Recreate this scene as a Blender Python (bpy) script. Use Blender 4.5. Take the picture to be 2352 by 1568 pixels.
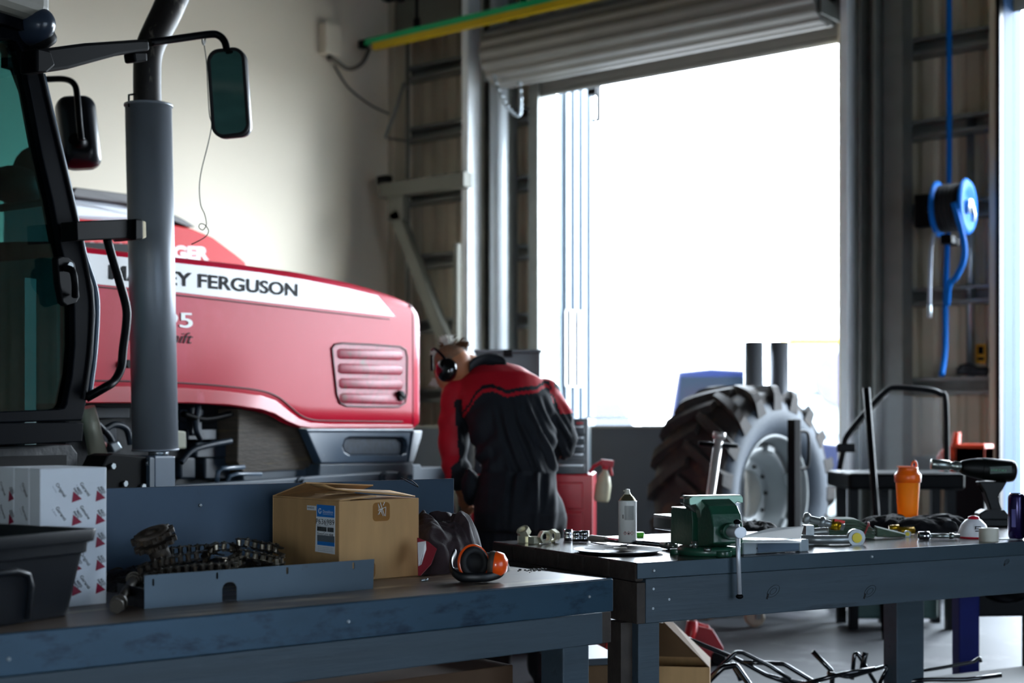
import bpy, bmesh, math, random
from mathutils import Vector, Matrix, noise as mnoise
from mathutils import geometry as mgeo
C = bpy.context.scene
COL = C.collection
for o in list(bpy.data.objects): bpy.data.objects.remove(o)
PI = math.pi
random.seed(7)
# ---------------------------------------------------------------- camera
H = 1.35; FPX = 3267.0; CX = 1176.0; HY = 977.0
YAW = math.radians(38.55)
RT = Vector((math.cos(YAW), math.sin(YAW), 0)); FW = Vector((-math.sin(YAW), math.cos(YAW), 0))
CAMP = Vector((0, 0, H))
cd = bpy.data.cameras.new('camera'); cam = bpy.data.objects.new('camera', cd); COL.objects.link(cam)
cam.location = CAMP; cam.rotation_euler = (PI/2, 0, YAW)
cd.sensor_width = 36; cd.lens = 36*FPX/2352; cd.shift_y = (HY-784)/2352; cd.clip_start = .05; cd.clip_end = 300
cd.dof.use_dof = True; cd.dof.focus_distance = 4.65; cd.dof.aperture_fstop = 2.4
C.camera = cam
# ---------------------------------------------------------------- daylight
w = bpy.data.worlds.new('world'); C.world = w; w.use_nodes = True
bg = w.node_tree.nodes['Background']; bg.inputs[0].default_value = (.78, .89, 1, 1); bg.inputs[1].default_value = 11.0
sl = bpy.data.lights.new('sun', 'SUN'); sl.energy = 9; sl.angle = .02; sl.color = (1, .95, .86)
so = bpy.data.objects.new('sun', sl); COL.objects.link(so); so.rotation_euler = (math.radians(42), 0, math.radians(-25))
C.view_settings.view_transform = 'Standard'; C.view_settings.look = 'None'; C.view_settings.gamma = 1
C.view_settings.use_curve_mapping = False; C.view_settings.exposure = 1.55
def portal(loc, rot, sx, sy):
    l = bpy.data.lights.new('daylight_portal', 'AREA'); l.shape = 'RECTANGLE'; l.size = sx; l.size_y = sy
    l.cycles.is_portal = True
    o = bpy.data.objects.new('daylight_portal', l); COL.objects.link(o); o.location = loc; o.rotation_euler = rot
portal((-7.61, 12.45, 2.5), (-PI/2, 0, 0), 3.6, 5)       # door_1
portal((-2.7, 12.45, 2.6), (-PI/2, 0, 0), 3.2, 5.2)      # door_2
portal((5.55, 2.75, 1.9), (0, PI/2, 0), 4, 4.7)        # opening in the right wall
portal((4.0, -6.05, 1.3), (PI/2, 0, 0), 1.8, 2.4)   # opening behind
# ---------------------------------------------------------------- camera-measured points
def W(px, py, d): return CAMP + RT*((px-CX)/FPX*d) + FW*d + Vector((0, 0, (HY-py)/FPX*d))
def ray(px, py): return RT*((px-CX)/FPX) + FW + Vector((0, 0, (HY-py)/FPX))
def G(px, py, z):
    r = ray(px, py); t = (z-H)/r.z; return CAMP + r*t
def cw(X, d, z=0): v = RT*X + FW*d; return Vector((v.x, v.y, z))
class Fr:
    """a frame standing in the room: origin and yaw"""
    def __init__(s, o, yaw):
        s.o = Vector((o[0], o[1], o[2] if len(o) > 2 else 0)); s.yaw = yaw
        s.ax = Vector((math.cos(yaw), math.sin(yaw), 0)); s.ay = Vector((-math.sin(yaw), math.cos(yaw), 0))
    def w(s, x, y, z=0): return s.o + s.ax*x + s.ay*y + Vector((0, 0, z))
    def l(s, p): q = Vector(p)-s.o; return Vector((q.dot(s.ax), q.dot(s.ay), q.z))
    def py(s, px, py, y):         # ray hits the plane local y = const -> (x, z)
        r = ray(px, py); t = (y - (CAMP-s.o).dot(s.ay))/r.dot(s.ay); q = s.l(CAMP+r*t); return (q.x, q.z)
    def pl(s, px, py, y): a = s.py(px, py, y); return Vector((a[0], y, a[1]))
# ---------------------------------------------------------------- materials
def lin(h):
    h = h.lstrip('#'); r = []
    for i in (0, 2, 4):
        c = int(h[i:i+2], 16)/255; r.append(c/12.92 if c <= .04045 else ((c+.055)/1.055)**2.4)
    return r+[1]
MATS = {}
def M(name, col, rough=.5, metal=0., var=.12, vs=6., bump=0., bs=60., dirt=None, trans=0., alpha=1., coat=0., emis=None, es=0., stretch=None, ior=1.45, spec=None, sheen=0):
    if name in MATS: return MATS[name]
    m = bpy.data.materials.new(name); m.use_nodes = True; n = m.node_tree.nodes; L = m.node_tree.links
    b = n['Principled BSDF']; c = lin(col)
    b.inputs['Roughness'].default_value = rough; b.inputs['Metallic'].default_value = metal; b.inputs['IOR'].default_value = ior
    b.inputs['Transmission Weight'].default_value = trans; b.inputs['Alpha'].default_value = alpha
    b.inputs['Coat Weight'].default_value = coat; b.inputs['Coat Roughness'].default_value = .15
    if spec is not None: b.inputs['Specular IOR Level'].default_value = spec
    if sheen: b.inputs['Sheen Weight'].default_value = sheen
    if emis: b.inputs['Emission Color'].default_value = lin(emis); b.inputs['Emission Strength'].default_value = es
    tc = n.new('ShaderNodeTexCoord'); mp = n.new('ShaderNodeMapping'); L.new(tc.outputs['Object'], mp.inputs[0])
    if stretch: mp.inputs['Scale'].default_value = stretch
    nz = n.new('ShaderNodeTexNoise'); nz.inputs['Scale'].default_value = vs; nz.inputs['Detail'].default_value = 6; L.new(mp.outputs[0], nz.inputs['Vector'])
    rp = n.new('ShaderNodeValToRGB'); e = rp.color_ramp.elements
    e[0].position = .3; e[1].position = .7
    e[0].color = [max(0, x*(1-var)) for x in c[:3]]+[1]; e[1].color = [min(1, x*(1+var)) for x in c[:3]]+[1]
    L.new(nz.outputs['Fac'], rp.inputs[0]); out = rp.outputs[0]
    if dirt:                                           # (colour, threshold, scale)
        n2 = n.new('ShaderNodeTexNoise'); n2.inputs['Scale'].default_value = dirt[2]; n2.inputs['Detail'].default_value = 8; n2.inputs['Roughness'].default_value = .65
        L.new(mp.outputs[0], n2.inputs['Vector'])
        r2 = n.new('ShaderNodeValToRGB'); r2.color_ramp.elements[0].position = dirt[1]; r2.color_ramp.elements[1].position = dirt[1]+.12
        L.new(n2.outputs['Fac'], r2.inputs[0])
        mx = n.new('ShaderNodeMix'); mx.data_type = 'RGBA'; L.new(r2.outputs[0], mx.inputs['Factor']); L.new(out, mx.inputs['A']); mx.inputs['B'].default_value = lin(dirt[0]); out = mx.outputs['Result']
    L.new(out, b.inputs['Base Color'])
    if bump:
        n3 = n.new('ShaderNodeTexNoise'); n3.inputs['Scale'].default_value = bs; n3.inputs['Detail'].default_value = 4; L.new(mp.outputs[0], n3.inputs['Vector'])
        bp = n.new('ShaderNodeBump'); bp.inputs['Strength'].default_value = bump; bp.inputs['Distance'].default_value = .01; L.new(n3.outputs['Fac'], bp.inputs['Height']); L.new(bp.outputs[0], b.inputs['Normal'])
    MATS[name] = m; return m
def tinted_glass(name, col, gloss=.06, rough=.02):
    m = bpy.data.materials.new(name); m.use_nodes = True; n = m.node_tree.nodes; L = m.node_tree.links; n.remove(n['Principled BSDF'])
    t = n.new('ShaderNodeBsdfTransparent'); t.inputs[0].default_value = lin(col); g_ = n.new('ShaderNodeBsdfGlossy'); g_.inputs['Roughness'].default_value = rough
    f = n.new('ShaderNodeLayerWeight'); f.inputs[0].default_value = .25; mx = n.new('ShaderNodeMixShader'); mul = n.new('ShaderNodeMath'); mul.operation = 'MULTIPLY_ADD'; mul.inputs[1].default_value = .5; mul.inputs[2].default_value = gloss
    L.new(f.outputs['Fresnel'], mul.inputs[0]); L.new(mul.outputs[0], mx.inputs[0]); L.new(t.outputs[0], mx.inputs[1]); L.new(g_.outputs[0], mx.inputs[2]); L.new(mx.outputs[0], n['Material Output'].inputs[0])
    MATS[name] = m; return m
# ---------------------------------------------------------------- objects
def link(o, parent=None):
    COL.objects.link(o)
    if parent is not None: o.parent = parent
    return o
def tag(o, label=None, cat=None, group=None, kind=None):
    if label: o['label'] = label
    if cat: o['category'] = cat
    if group: o['group'] = group
    if kind: o['kind'] = kind
    return o
def thing(name, label, cat, loc=(0, 0, 0), rz=0, group=None):
    o = bpy.data.objects.new(name, None); o.empty_display_size = .05; COL.objects.link(o); o.location = loc; o.rotation_euler = (0, 0, rz)
    return tag(o, label, cat, group)
def copy_tree(o, parent=None):
    c = o.copy(); COL.objects.link(c)
    if parent is not None: c.parent = parent; c.matrix_parent_inverse = o.matrix_parent_inverse
    for ch in [x for x in bpy.data.objects if x.parent == o]: copy_tree(ch, c)
    return c
class MB:
    def __init__(s): s.v = []; s.f = []; s.m = []; s.sm = []; s.cur = 0; s.smooth = False
    def add(s, vs, fs, smooth=None, mi=None):
        b = len(s.v); s.v += [Vector(x) for x in vs]
        for f in fs: s.f.append([b+i for i in f]); s.m.append(s.cur if mi is None else mi); s.sm.append(s.smooth if smooth is None else smooth)
        return s
    def box(s, c, d, rz=0, rx=0, ry=0, mi=None):
        R = Matrix.Rotation(rz, 3, 'Z') @ Matrix.Rotation(ry, 3, 'Y') @ Matrix.Rotation(rx, 3, 'X')
        vs = [Vector(c)+R@Vector((x*d[0]/2, y*d[1]/2, z*d[2]/2)) for x in (-1, 1) for y in (-1, 1) for z in (-1, 1)]
        return s.add(vs, [(0, 1, 3, 2), (4, 6, 7, 5), (0, 4, 5, 1), (2, 3, 7, 6), (0, 2, 6, 4), (1, 5, 7, 3)], False, mi)
    def bb(s, x0, x1, y0, y1, z0, z1, mi=None): return s.box(((x0+x1)/2, (y0+y1)/2, (z0+z1)/2), (abs(x1-x0), abs(y1-y0), abs(z1-z0)), mi=mi)
    def cyl(s, p0, p1, r0, r1=None, seg=20, cap=True, mi=None):
        r1 = r0 if r1 is None else r1; p0 = Vector(p0); p1 = Vector(p1); d = (p1-p0).normalized()
        a = d.orthogonal().normalized(); b = d.cross(a)
        vs = []
        for p, r in ((p0, r0), (p1, r1)):
            for i in range(seg): t = 2*PI*i/seg; vs.append(p+(a*math.cos(t)+b*math.sin(t))*r)
        s.add(vs, [(i, (i+1) % seg, seg+(i+1) % seg, seg+i) for i in range(seg)], True, mi)
        if cap: s.add(vs, [tuple(range(seg))[::-1], tuple(range(seg, 2*seg))], False, mi)
        return s
    def tube(s, pts, r, seg=10, closed=False, mi=None):
        pts = [Vector(p) for p in pts]; n = len(pts); rings = []; prev = None
        rr = r if isinstance(r, (list, tuple)) else [r]*n
        for i, p in enumerate(pts):
            if closed: t = (pts[(i+1) % n]-pts[i-1])
            else: t = pts[min(i+1, n-1)]-pts[max(i-1, 0)]
            t.normalize()
            if prev is None: a = t.orthogonal().normalized()
            else: a = (prev - t*prev.dot(t)); a = a.normalized() if a.length > 1e-6 else t.orthogonal().normalized()
            prev = a; b = t.cross(a)
            rings.append([p+(a*math.cos(2*PI*k/seg)+b*math.sin(2*PI*k/seg))*rr[i] for k in range(seg)])
        vs = [q for rg in rings for q in rg]; fs = []
        for i in range(n if closed else n-1):
            j = (i+1) % n
            for k in range(seg): fs.append((i*seg+k, i*seg+(k+1) % seg, j*seg+(k+1) % seg, j*seg+k))
        s.add(vs, fs, True, mi)
        if not closed: s.add(vs, [tuple(range(seg))[::-1], tuple(range((n-1)*seg, n*seg))], False, mi)
        return s
    def lathe(s, prof, o=(0, 0, 0), seg=32, ax=None, mi=None, smooth=True):
        """profile of (radius, height) about +Z, or about ax"""
        o = Vector(o); A = Vector(ax).normalized() if ax is not None else Vector((0, 0, 1))
        a = A.orthogonal().normalized(); b = A.cross(a)
        vs = [o+(a*math.cos(2*PI*k/seg)+b*math.sin(2*PI*k/seg))*r+A*z for r, z in prof for k in range(seg)]
        fs = [(i*seg+k, i*seg+(k+1) % seg, (i+1)*seg+(k+1) % seg, (i+1)*seg+k) for i in range(len(prof)-1) for k in range(seg)]
        return s.add(vs, fs, smooth, mi)
    def ell(s, c, r, seg=20, rings=12, R=None, mi=None):
        c = Vector(c); vs = []
        for i in range(rings+1):
            th = PI*i/rings
            for k in range(seg):
                q = Vector((r[0]*math.sin(th)*math.cos(2*PI*k/seg), r[1]*math.sin(th)*math.sin(2*PI*k/seg), r[2]*math.cos(th)))
                if R is not None: q = R@q
                vs.append(c+q)
        return s.add(vs, [(i*seg+k, (i+1)*seg+k, (i+1)*seg+(k+1) % seg, i*seg+(k+1) % seg) for i in range(rings) for k in range(seg)], True, mi)
    def prism(s, poly, axis, a0, a1, mi=None, smooth_side=False, holes=()):
        """polygon in the plane across axis ('x': (y,z), 'y': (x,z), 'z': (x,y)), from a0 to a1"""
        def mk(p, a): return {'x': (a, p[0], p[1]), 'y': (p[0], a, p[1]), 'z': (p[0], p[1], a)}[axis]
        n = len(poly)
        A = [mk(p, a0) for p in poly]; B = [mk(p, a1) for p in poly]
        s.add(A+B, [(i, (i+1) % n, n+(i+1) % n, n+i) for i in range(n)], smooth_side, mi)
        loops = [poly]+[list(h) for h in holes]
        tri = mgeo.tessellate_polygon([[Vector((p[0], p[1], 0)) for p in lp] for lp in loops])
        allp = [p for lp in loops for p in lp]
        s.add([mk(p, a0) for p in allp], tri, False, mi); s.add([mk(p, a1) for p in allp], [t[::-1] for t in tri], False, mi)
        for h in holes:
            h = list(h); k = len(h)
            s.add([mk(p, a0) for p in h]+[mk(p, a1) for p in h], [(i, k+i, k+(i+1) % k, (i+1) % k) for i in range(k)], smooth_side, mi)
        return s
    def loft(s, rings, closed=True, cap=True, mi=None, smooth=True):
        n = len(rings[0]); vs = [p for r in rings for p in r]; fs = []
        for i in range(len(rings)-1):
            for k in range(n if closed else n-1): fs.append((i*n+k, i*n+(k+1) % n, (i+1)*n+(k+1) % n, (i+1)*n+k))
        s.add(vs, fs, smooth, mi)
        if cap and closed: s.add(vs, [tuple(range(n))[::-1], tuple(range((len(rings)-1)*n, len(rings)*n))], False, mi)
        return s
    def build(s, name, mat, parent=None, bevel=0, seg=2, fix=True, weld=False):
        me = bpy.data.meshes.new(name); me.from_pydata([tuple(x) for x in s.v], [], s.f)
        for x in (mat if isinstance(mat, (list, tuple)) else [mat]): me.materials.append(x)
        me.polygons.foreach_set('material_index', s.m); me.polygons.foreach_set('use_smooth', s.sm)
        if fix or weld:
            bm = bmesh.new(); bm.from_mesh(me); bmesh.ops.remove_doubles(bm, verts=bm.verts, dist=1e-5)
            bmesh.ops.recalc_face_normals(bm, faces=bm.faces); bm.to_mesh(me); bm.free()
        me.update(); o = link(bpy.data.objects.new(name, me), parent)
        if bevel:
            bv = o.modifiers.new('bevel', 'BEVEL'); bv.width = bevel; bv.segments = seg; bv.limit_method = 'ANGLE'; bv.angle_limit = math.radians(50)
        return o
def rrect(cx, cy, w, h, r, n=5):
    p = []
    for (sx, sy, a0) in ((1, 1, 0), (-1, 1, 90), (-1, -1, 180), (1, -1, 270)):
        for i in range(n+1):
            a = math.radians(a0+90*i/n); p.append((cx+sx*(w/2-r)+r*math.cos(a), cy+sy*(h/2-r)+r*math.sin(a)))
    return p
def circ(cx, cy, r, n=24, a0=0, a1=360): return [(cx+r*math.cos(math.radians(a0+(a1-a0)*i/n)), cy+r*math.sin(math.radians(a0+(a1-a0)*i/n))) for i in range(n if a1-a0 == 360 else n+1)]
def smooth_path(pts, n=6):
    P = [Vector(p) for p in pts]; out = []
    for i in range(len(P)-1):
        p0 = P[max(i-1, 0)]; p1 = P[i]; p2 = P[i+1]; p3 = P[min(i+2, len(P)-1)]
        for k in range(n):
            t = k/n; out.append(.5*((2*p1)+(p2-p0)*t+(2*p0-5*p1+4*p2-p3)*t*t+(3*p1-p0-3*p2+p3)*t**3))
    out.append(P[-1]); return out
def interp(tab, x):
    if x <= tab[0][0]: return tab[0][1]
    for a, b in zip(tab, tab[1:]):
        if x <= b[0]: return a[1]+(b[1]-a[1])*(x-a[0])/(b[0]-a[0])
    return tab[-1][1]
def text_geo(txt, size=1., offset=0., shear=0., sx=1.):
    """verts, faces of flat lettering, left baseline at the origin, in the XY plane; also its width"""
    cu = bpy.data.curves.new('lettering', 'FONT'); cu.body = txt; cu.size = size; cu.offset = offset; cu.shear = shear; cu.fill_mode = 'FRONT' if False else 'BOTH'
    cu.extrude = 0; o = bpy.data.objects.new('lettering', cu); COL.objects.link(o); bpy.context.view_layer.update()
    me = bpy.data.meshes.new_from_object(o.evaluated_get(bpy.context.evaluated_depsgraph_get()))
    vs = [Vector((v.co.x*sx, v.co.y, 0)) for v in me.vertices]; fs = [tuple(p.vertices) for p in me.polygons]
    bpy.data.objects.remove(o); bpy.data.curves.remove(cu); bpy.data.meshes.remove(me)
    if not vs: return vs, fs, 0, 0, 0
    x0 = min(v.x for v in vs); x1 = max(v.x for v in vs); y1 = max(v.y for v in vs)
    return [Vector((v.x-x0, v.y, 0)) for v in vs], fs, x1-x0, y1, 0
_tc = {}
def put_text(mb, txt, origin, ex, ey, cap, width=None, offset=0., shear=0., sx=1., mi=None):
    """lettering in a plane: origin = left baseline, ex/ey unit vectors, cap height, optional total width"""
    k = (txt, offset, shear)
    if k not in _tc: _tc[k] = text_geo(txt, 1., offset, shear)
    vs, fs, wd, hh, _ = _tc[k]
    kc = ('H', offset, 0)
    if kc not in _tc: _tc[kc] = text_geo('H', 1., offset, 0)
    sy = cap/_tc[kc][3]; sxx = (width/wd) if width else sy*sx
    o = Vector(origin); ex = Vector(ex); ey = Vector(ey)
    mb.add([o+ex*(v.x*sxx)+ey*(v.y*sy) for v in vs], fs, False, mi); return wd*sxx
Z = .9
def heap(nm, label, cat, poly_px, zmax, mat, seedv, hfun=None, n=90, folds=9, amp=.022, base=Z, parent=None, pexp=3.2, rj=0.):
    """a crumpled cloth: height field over a ground outline traced at bench height"""
    Pg = [G(a, b, base) for a, b in poly_px]; c = sum(Pg, Vector())/len(Pg)
    rd_ = random.Random(seedv); sd = Vector((seedv*3.1, seedv*1.7, 0))
    m_ = len(Pg); ang = [math.atan2((p-c).y, (p-c).x) for p in Pg]; rad_ = [(p-c).length for p in Pg]
    pr = sorted(zip(ang, rad_)); pr = [(pr[-1][0]-2*PI, pr[-1][1])]+pr+[(pr[0][0]+2*PI, pr[0][1])]
    nr = n; na = 180; vs = []; fs = []
    for i in range(nr+1):
        s = i/nr
        for k in range(na):
            a = -PI+2*PI*k/na; R = interp(pr, a); x = c.x+math.cos(a)*R*s; y = c.y+math.sin(a)*R*s
            if rj: q_ = 1-rj*s*abs(mnoise.noise(Vector((math.cos(a)*3.5, math.sin(a)*3.5, s*1.5))+sd))*2; x = c.x+(x-c.x)*q_; y = c.y+(y-c.y)*q_
            prof_ = (1-s**pexp)**.65
            w1 = mnoise.noise(Vector((x*5, y*5, 0))+sd)*1.6; w2 = mnoise.noise(Vector((x*5, y*5, 9))+sd)*1.6
            rdg = 1-min(1.6, (mnoise.noise(Vector((x*folds+w1, y*folds*.7+w2, 3))+sd)*3.4)**2); rdg2 = 1-min(1.5, (mnoise.noise(Vector((x*folds*2.1+w2, y*folds*1.8+w1, 7))+sd)*3)**2)
            big = mnoise.noise(Vector((x*5, y*5, 2))+sd)
            hf = hfun(x, y) if hfun else 1
            z = zmax*hf*prof_*(.78+.35*big)+prof_*(amp*rdg+amp*.3*rdg2)*min(1, prof_*2)
            ox = .012*mnoise.noise(Vector((x*20, y*20, z*20)))
            vs.append(Vector((x-c.x+ox, y-c.y-ox, max(z, .001)*(1 if s < .999 else 0))))
    for i in range(nr):
        for k in range(na): fs.append((i*na+k, i*na+(k+1) % na, (i+1)*na+(k+1) % na, (i+1)*na+k))
    mb = MB(); mb.add(vs, fs, True); o = mb.build(nm, mat); o.location = (c.x, c.y, base)
    if label: tag(o, label, cat)
    return o
# ================================================================ THE ROOM
def UV(px, v):      # where the ray through px meets the plane y = v
    r = ray(px, HY); t = v/r.y; return r.x*t
def ZV(px, py, v):
    r = ray(px, py); t = v/r.y; return H+r.z*t
m_floor = M('concrete_floor', '#34373c', .62, spec=.25, var=.12, vs=1.3, bump=.05, bs=30, dirt=('#55555a', .55, 2.2))
m_white = M('cream_panel', '#e8dcc6', .55, var=.03, vs=1.)
m_clad = M('cladding', '#c0b59e', .45, metal=.0, var=.06, vs=3)
m_dark = M('dark_lining', '#2b2e33', .8, var=.1)
m_galv = M('galvanised', '#a9b2b8', .30, metal=.85, var=.08, vs=4, bump=.03, bs=20)
m_girt = M('galvanised_dull', '#7f817c', .45, metal=.4, var=.08)
m_beige = M('beige_steel', '#66655a', .45, var=.05)
m_blackp = M('black_plastic', '#07080a', .5, var=.1, vs=20, spec=.1)
m_blacks = M('black_steel', '#06070a', .38, metal=0, spec=.12, var=.2, vs=10)
m_rubber = M('black_rubber', '#121214', .7, var=.2, vs=20)
def S(name, mb, mat, **k): o = mb.build(name, mat, **k); o['kind'] = 'structure'; return o
U0 = -11.4; U1 = 5.5; V0 = -6.; V1 = 12.2; ZC = 7.2
mb = MB(); mb.bb(U0-.2, U1+.2, V0-.2, V1+.35, -.12, 0); S('floor', mb, m_floor)
mb = MB(); mb.bb(U0-.2, U1+.2, V0-.2, V1+.4, ZC, ZC+.1); S('ceiling', mb, m_dark)
mb = MB(); mb.bb(U0-.15, U0, V0-.2, V1+.35, 0, ZC)
S('wall_left', mb, m_white)
D1 = (UV(1236, 12.12), UV(1925, 12.02)); D2 = (UV(2299, 12.1), -1.25); DT = 4.95
def corr(mb, u0, u1, z0, z1, v=12.42, pitch=.2):
    n = max(1, round((u1-u0)/pitch)); p = (u1-u0)/n; pts = []
    for i in range(n):
        a = u0+i*p; pts += [(a, v), (a+p*.55, v), (a+p*.68, v+.035), (a+p*.87, v+.035)]
    pts.append((u1, v)); vs = []
    for x, y in pts: vs += [(x, y, z0), (x, y, z1)]
    mb.add(vs, [(2*i, 2*i+2, 2*i+3, 2*i+1) for i in range(len(pts)-1)], False)
mb = MB(); corr(mb, U0, D1[0], 0, ZC); corr(mb, D1[1], D2[0], 0, ZC); corr(mb, D2[1], U1, 0, ZC); corr(mb, D1[0], D1[1], DT+.1, ZC); corr(mb, D2[0], D2[1], DT, ZC)
wb = S('wall_back', mb, m_clad, fix=False); wb.modifiers.new('s', 'SOLIDIFY').thickness = .004
mb = MB(); mb.bb(U1, U1+.15, V0, .4, 0, ZC); mb.bb(U1, U1+.15, 5.1, V1+.35, 0, ZC); mb.bb(U1, U1+.15, .4, 5.1, 3.8, ZC); S('wall_right', mb, m_dark)
mb = MB(); mb.bb(U0, 3.1, V0-.15, V0, 0, ZC); mb.bb(4.9, U1, V0-.15, V0, 0, ZC); mb.bb(3.1, 4.9, V0-.15, V0, 2.5, ZC); S('wall_front', mb, M('front_lining', '#4d6664', .7, var=.35, vs=1.5, stretch=(1, 1, 6)))
ntrim = [0]
def trim(mb, mat, **k): ntrim[0] += 1; return S('trim_%d' % ntrim[0], mb, mat, **k)
for k in range(6):  # unseen rails and posts, added so the near mirror has something to reflect
    mb = MB(); mb.bb(U0+.1, 3.0, V0+.02, V0+.10, .9+k*.85, .98+k*.85); trim(mb, m_girt)
for k in range(6):
    mb = MB(); mb.bb(-10+k*2.3, -9.85+k*2.3, V0+.11, V0+.24, 0, ZC); trim(mb, m_girt)
# girts: lipped channels
for z in (5.45, 4.74, 4.0, 3.25, 2.5, 1.7, 1.0):
    for (a, b) in ((U0, D1[0]-.1), (D1[1]+.4, D2[0]-.02)):
        if (a, b) == (U0, D1[0]-.1) and z == 4.0: z2 = 4.02
        mb = MB(); mb.bb(a, b, 12.20, 12.41, z+.07, z+.078); mb.bb(a, b, 12.20, 12.41, z-.078, z-.07); mb.bb(a, b, 12.40, 12.41, z-.07, z+.07); mb.bb(a, b, 12.20, 12.206, z-.07, z-.045); mb.bb(a, b, 12.20, 12.206, z+.045, z+.07)
        trim(mb, m_girt)
# corner post + columns left of the door
def ibeam(u0, u1, v0, v1, z1, mat, t=.02, z0=0, web='v'):
    mb = MB()
    if web == 'v': mb.bb(u0, u1, v0, v0+t, z0, z1); mb.bb(u0, u1, v1-t, v1, z0, z1); mb.bb((u0+u1)/2-t/2, (u0+u1)/2+t/2, v0+t, v1-t, z0, z1)
    else: mb.bb(u0, u0+t, v0, v1, z0, z1); mb.bb(u1-t, u1, v0, v1, z0, z1); mb.bb(u0+t, u1-t, (v0+v1)/2-t/2, (v0+v1)/2+t/2, z0, z1)
    return trim(mb, mat)
mb = MB(); mb.bb(U0, U0+.1, 12.0, 12.2, 0, ZC); trim(mb, m_clad)
m_post = M('post_grey', '#eceff0', .4, metal=.0, var=.05)
mb = MB(); mb.bb(UV(1060, 11.65), UV(1075, 11.65), 11.65, 11.87, 0, ZC); trim(mb, m_post, bevel=.01)
mb = MB(); mb.bb(UV(1104, 12.1), UV(1118, 12.1), 12.05, 12.4, 0, ZC); trim(mb, m_girt)
# the jamb posts and door guides of the roller door
mb = MB(); mb.bb(UV(1214, 12.12), D1[0], 12.12, 12.45, 0, ZC); trim(mb, m_girt)
mb = MB(); mb.bb(UV(1160, 12.15), UV(1182, 12.15), 12.0, 12.2, 0, ZC); trim(mb, m_girt)
mb = MB(); mb.bb(D1[1], UV(1946, 12.1), 12.02, 12.45, 0, ZC); trim(mb, m_clad)
mb = MB(); mb.bb(UV(1930, 11.75), UV(1946, 11.75), 11.75, 12.0, 0, ZC); trim(mb, m_post)
ibeam(UV(1972, 11.85), UV(2010, 11.85), 11.85, 12.18, ZC, m_girt, t=.025, web='u')
mb = MB(); mb.bb(UV(2030, 12.0), UV(2075, 12.0), 11.98, 12.2, 0, ZC); trim(mb, m_girt)
mb = MB(); mb.bb(UV(2272, 12.1), UV(2288, 12.1), 12.1, 12.4, 0, ZC); trim(mb, m_clad)
mb = MB(); mb.bb(UV(2289, 12.1), D2[0]-.001, 12.08, 12.16, 0, ZC); trim(mb, m_blacks)
# side reveals outside both openings
m_wsheet = M('white_sheet', '#77838f', .35, var=.03)
mb = MB(); n = 9
for i in range(n): mb.bb(D1[0]-.02, D1[0]+(.045 if i % 2 else .0), 12.5+i*.075, 12.5+(i+1)*.075, 0, 5.3)
trim(mb, m_wsheet)
m_bluesteel = M('blue_painted_steel', '#27405e', .6, spec=.12, var=.1, vs=2)
mb = MB(); mb.bb(D2[0]-.08, D2[0]-.0, 12.17, 12.62, 0, 5.3); trim(mb, m_bluesteel)
# header panels
mb = MB(); mb.bb(UV(915, 12.0), UV(1062, 12.0), 11.95, 12.1, ZV(990, 62, 12), 6.2); trim(mb, m_beige)
mb = MB(); mb.bb(U0, U1, 11.9, 12.15, 6.25, 6.5); trim(mb, m_dark)
# low dado partition
m_dado = M('dado_grey', '#3d4857', .4, var=.08, vs=2)
mb = MB(); mb.bb(-11.35, -5.9, 11.62, 11.68, .0, 1.325); trim(mb, m_dado)
mb = MB(); mb.bb(-11.35, -5.9, 11.60, 11.70, 1.325, 1.35); trim(mb, m_girt)
# ---------------------------------------------------------------- round downpipe
p = W(1148, 977, 14.9)
dp = MB(); dp.cyl((UV(1146, 11.95), 11.95, 0), (UV(1146, 11.95), 11.95, ZC-.02), .10, seg=32)
o = dp.build('steel_pipe', M('pipe_grey', '#c4cacd', .3, metal=.1, var=.04)); tag(o, 'tall round galvanised pipe running up the wall left of the roller door', 'pipe')
# ---------------------------------------------------------------- roller door
m_roll = M('door_sheet', '#83807b', .45, metal=.2, var=.05, vs=2)
rd = thing('roller_door', 'rolled up grey ribbed roller door above the big bright opening', 'roller door', ((D1[0]+D1[1])/2, 11.75, 4.95))
prof = []
mb = MB(); N = 128; R0 = .31
ring = []
for i in range(N):
    a = 2*PI*i/N; r = R0+.018*(1 if (i % 8) in (0, 1, 2) else (0 if (i % 8) in (4, 5, 6) else .5)); ring.append((r*math.cos(a), r*math.sin(a)+.31))
L0 = D1[0]-.25-rd.location.x; L1 = D1[1]+.02-rd.location.x
mb.prism(ring, 'x', L0, L1, smooth_side=False); mb.build('curtain_roll', m_roll, rd)
mb = MB(); mb.cyl((L0-.05, 0, .31), (L0, 0, .31), .12); mb.cyl((L1, 0, .31), (L1+.05, 0, .31), .12); mb.build('axle', m_blacks, rd)
mb = MB(); mb.bb(L0+.25, L1, .42, .46, -.03, .38); mb.cyl((L0+.25, .44, -.03), (L1, .44, -.03), .035); mb.build('bottom_rail', m_roll, rd)
for x in (L0-.06, L1+.04):
    mb = MB(); mb.bb(x-.01, x+.01, -.2, .35, .05, .55); mb.build('end_bracket', m_girt, rd)
# chain loop of the door
mb = MB(); ax = UV(1150, 11.6)
pts = smooth_path([W(1128, 120, 14.9), W(1140, 190, 14.9), W(1165, 245, 14.9), W(1190, 265, 14.9), W(1196, 240, 14.9), W(1194, 180, 14.9)], 8)
mb.tube(pts, .012, 6)
for k, q in enumerate(pts[::2]): mb.ell(q, (.022, .022, .02), 8, 6)
o = mb.build('hand_chain', m_galv); tag(o, 'pale hand chain looping below the left end of the roller door', 'chain')
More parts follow.
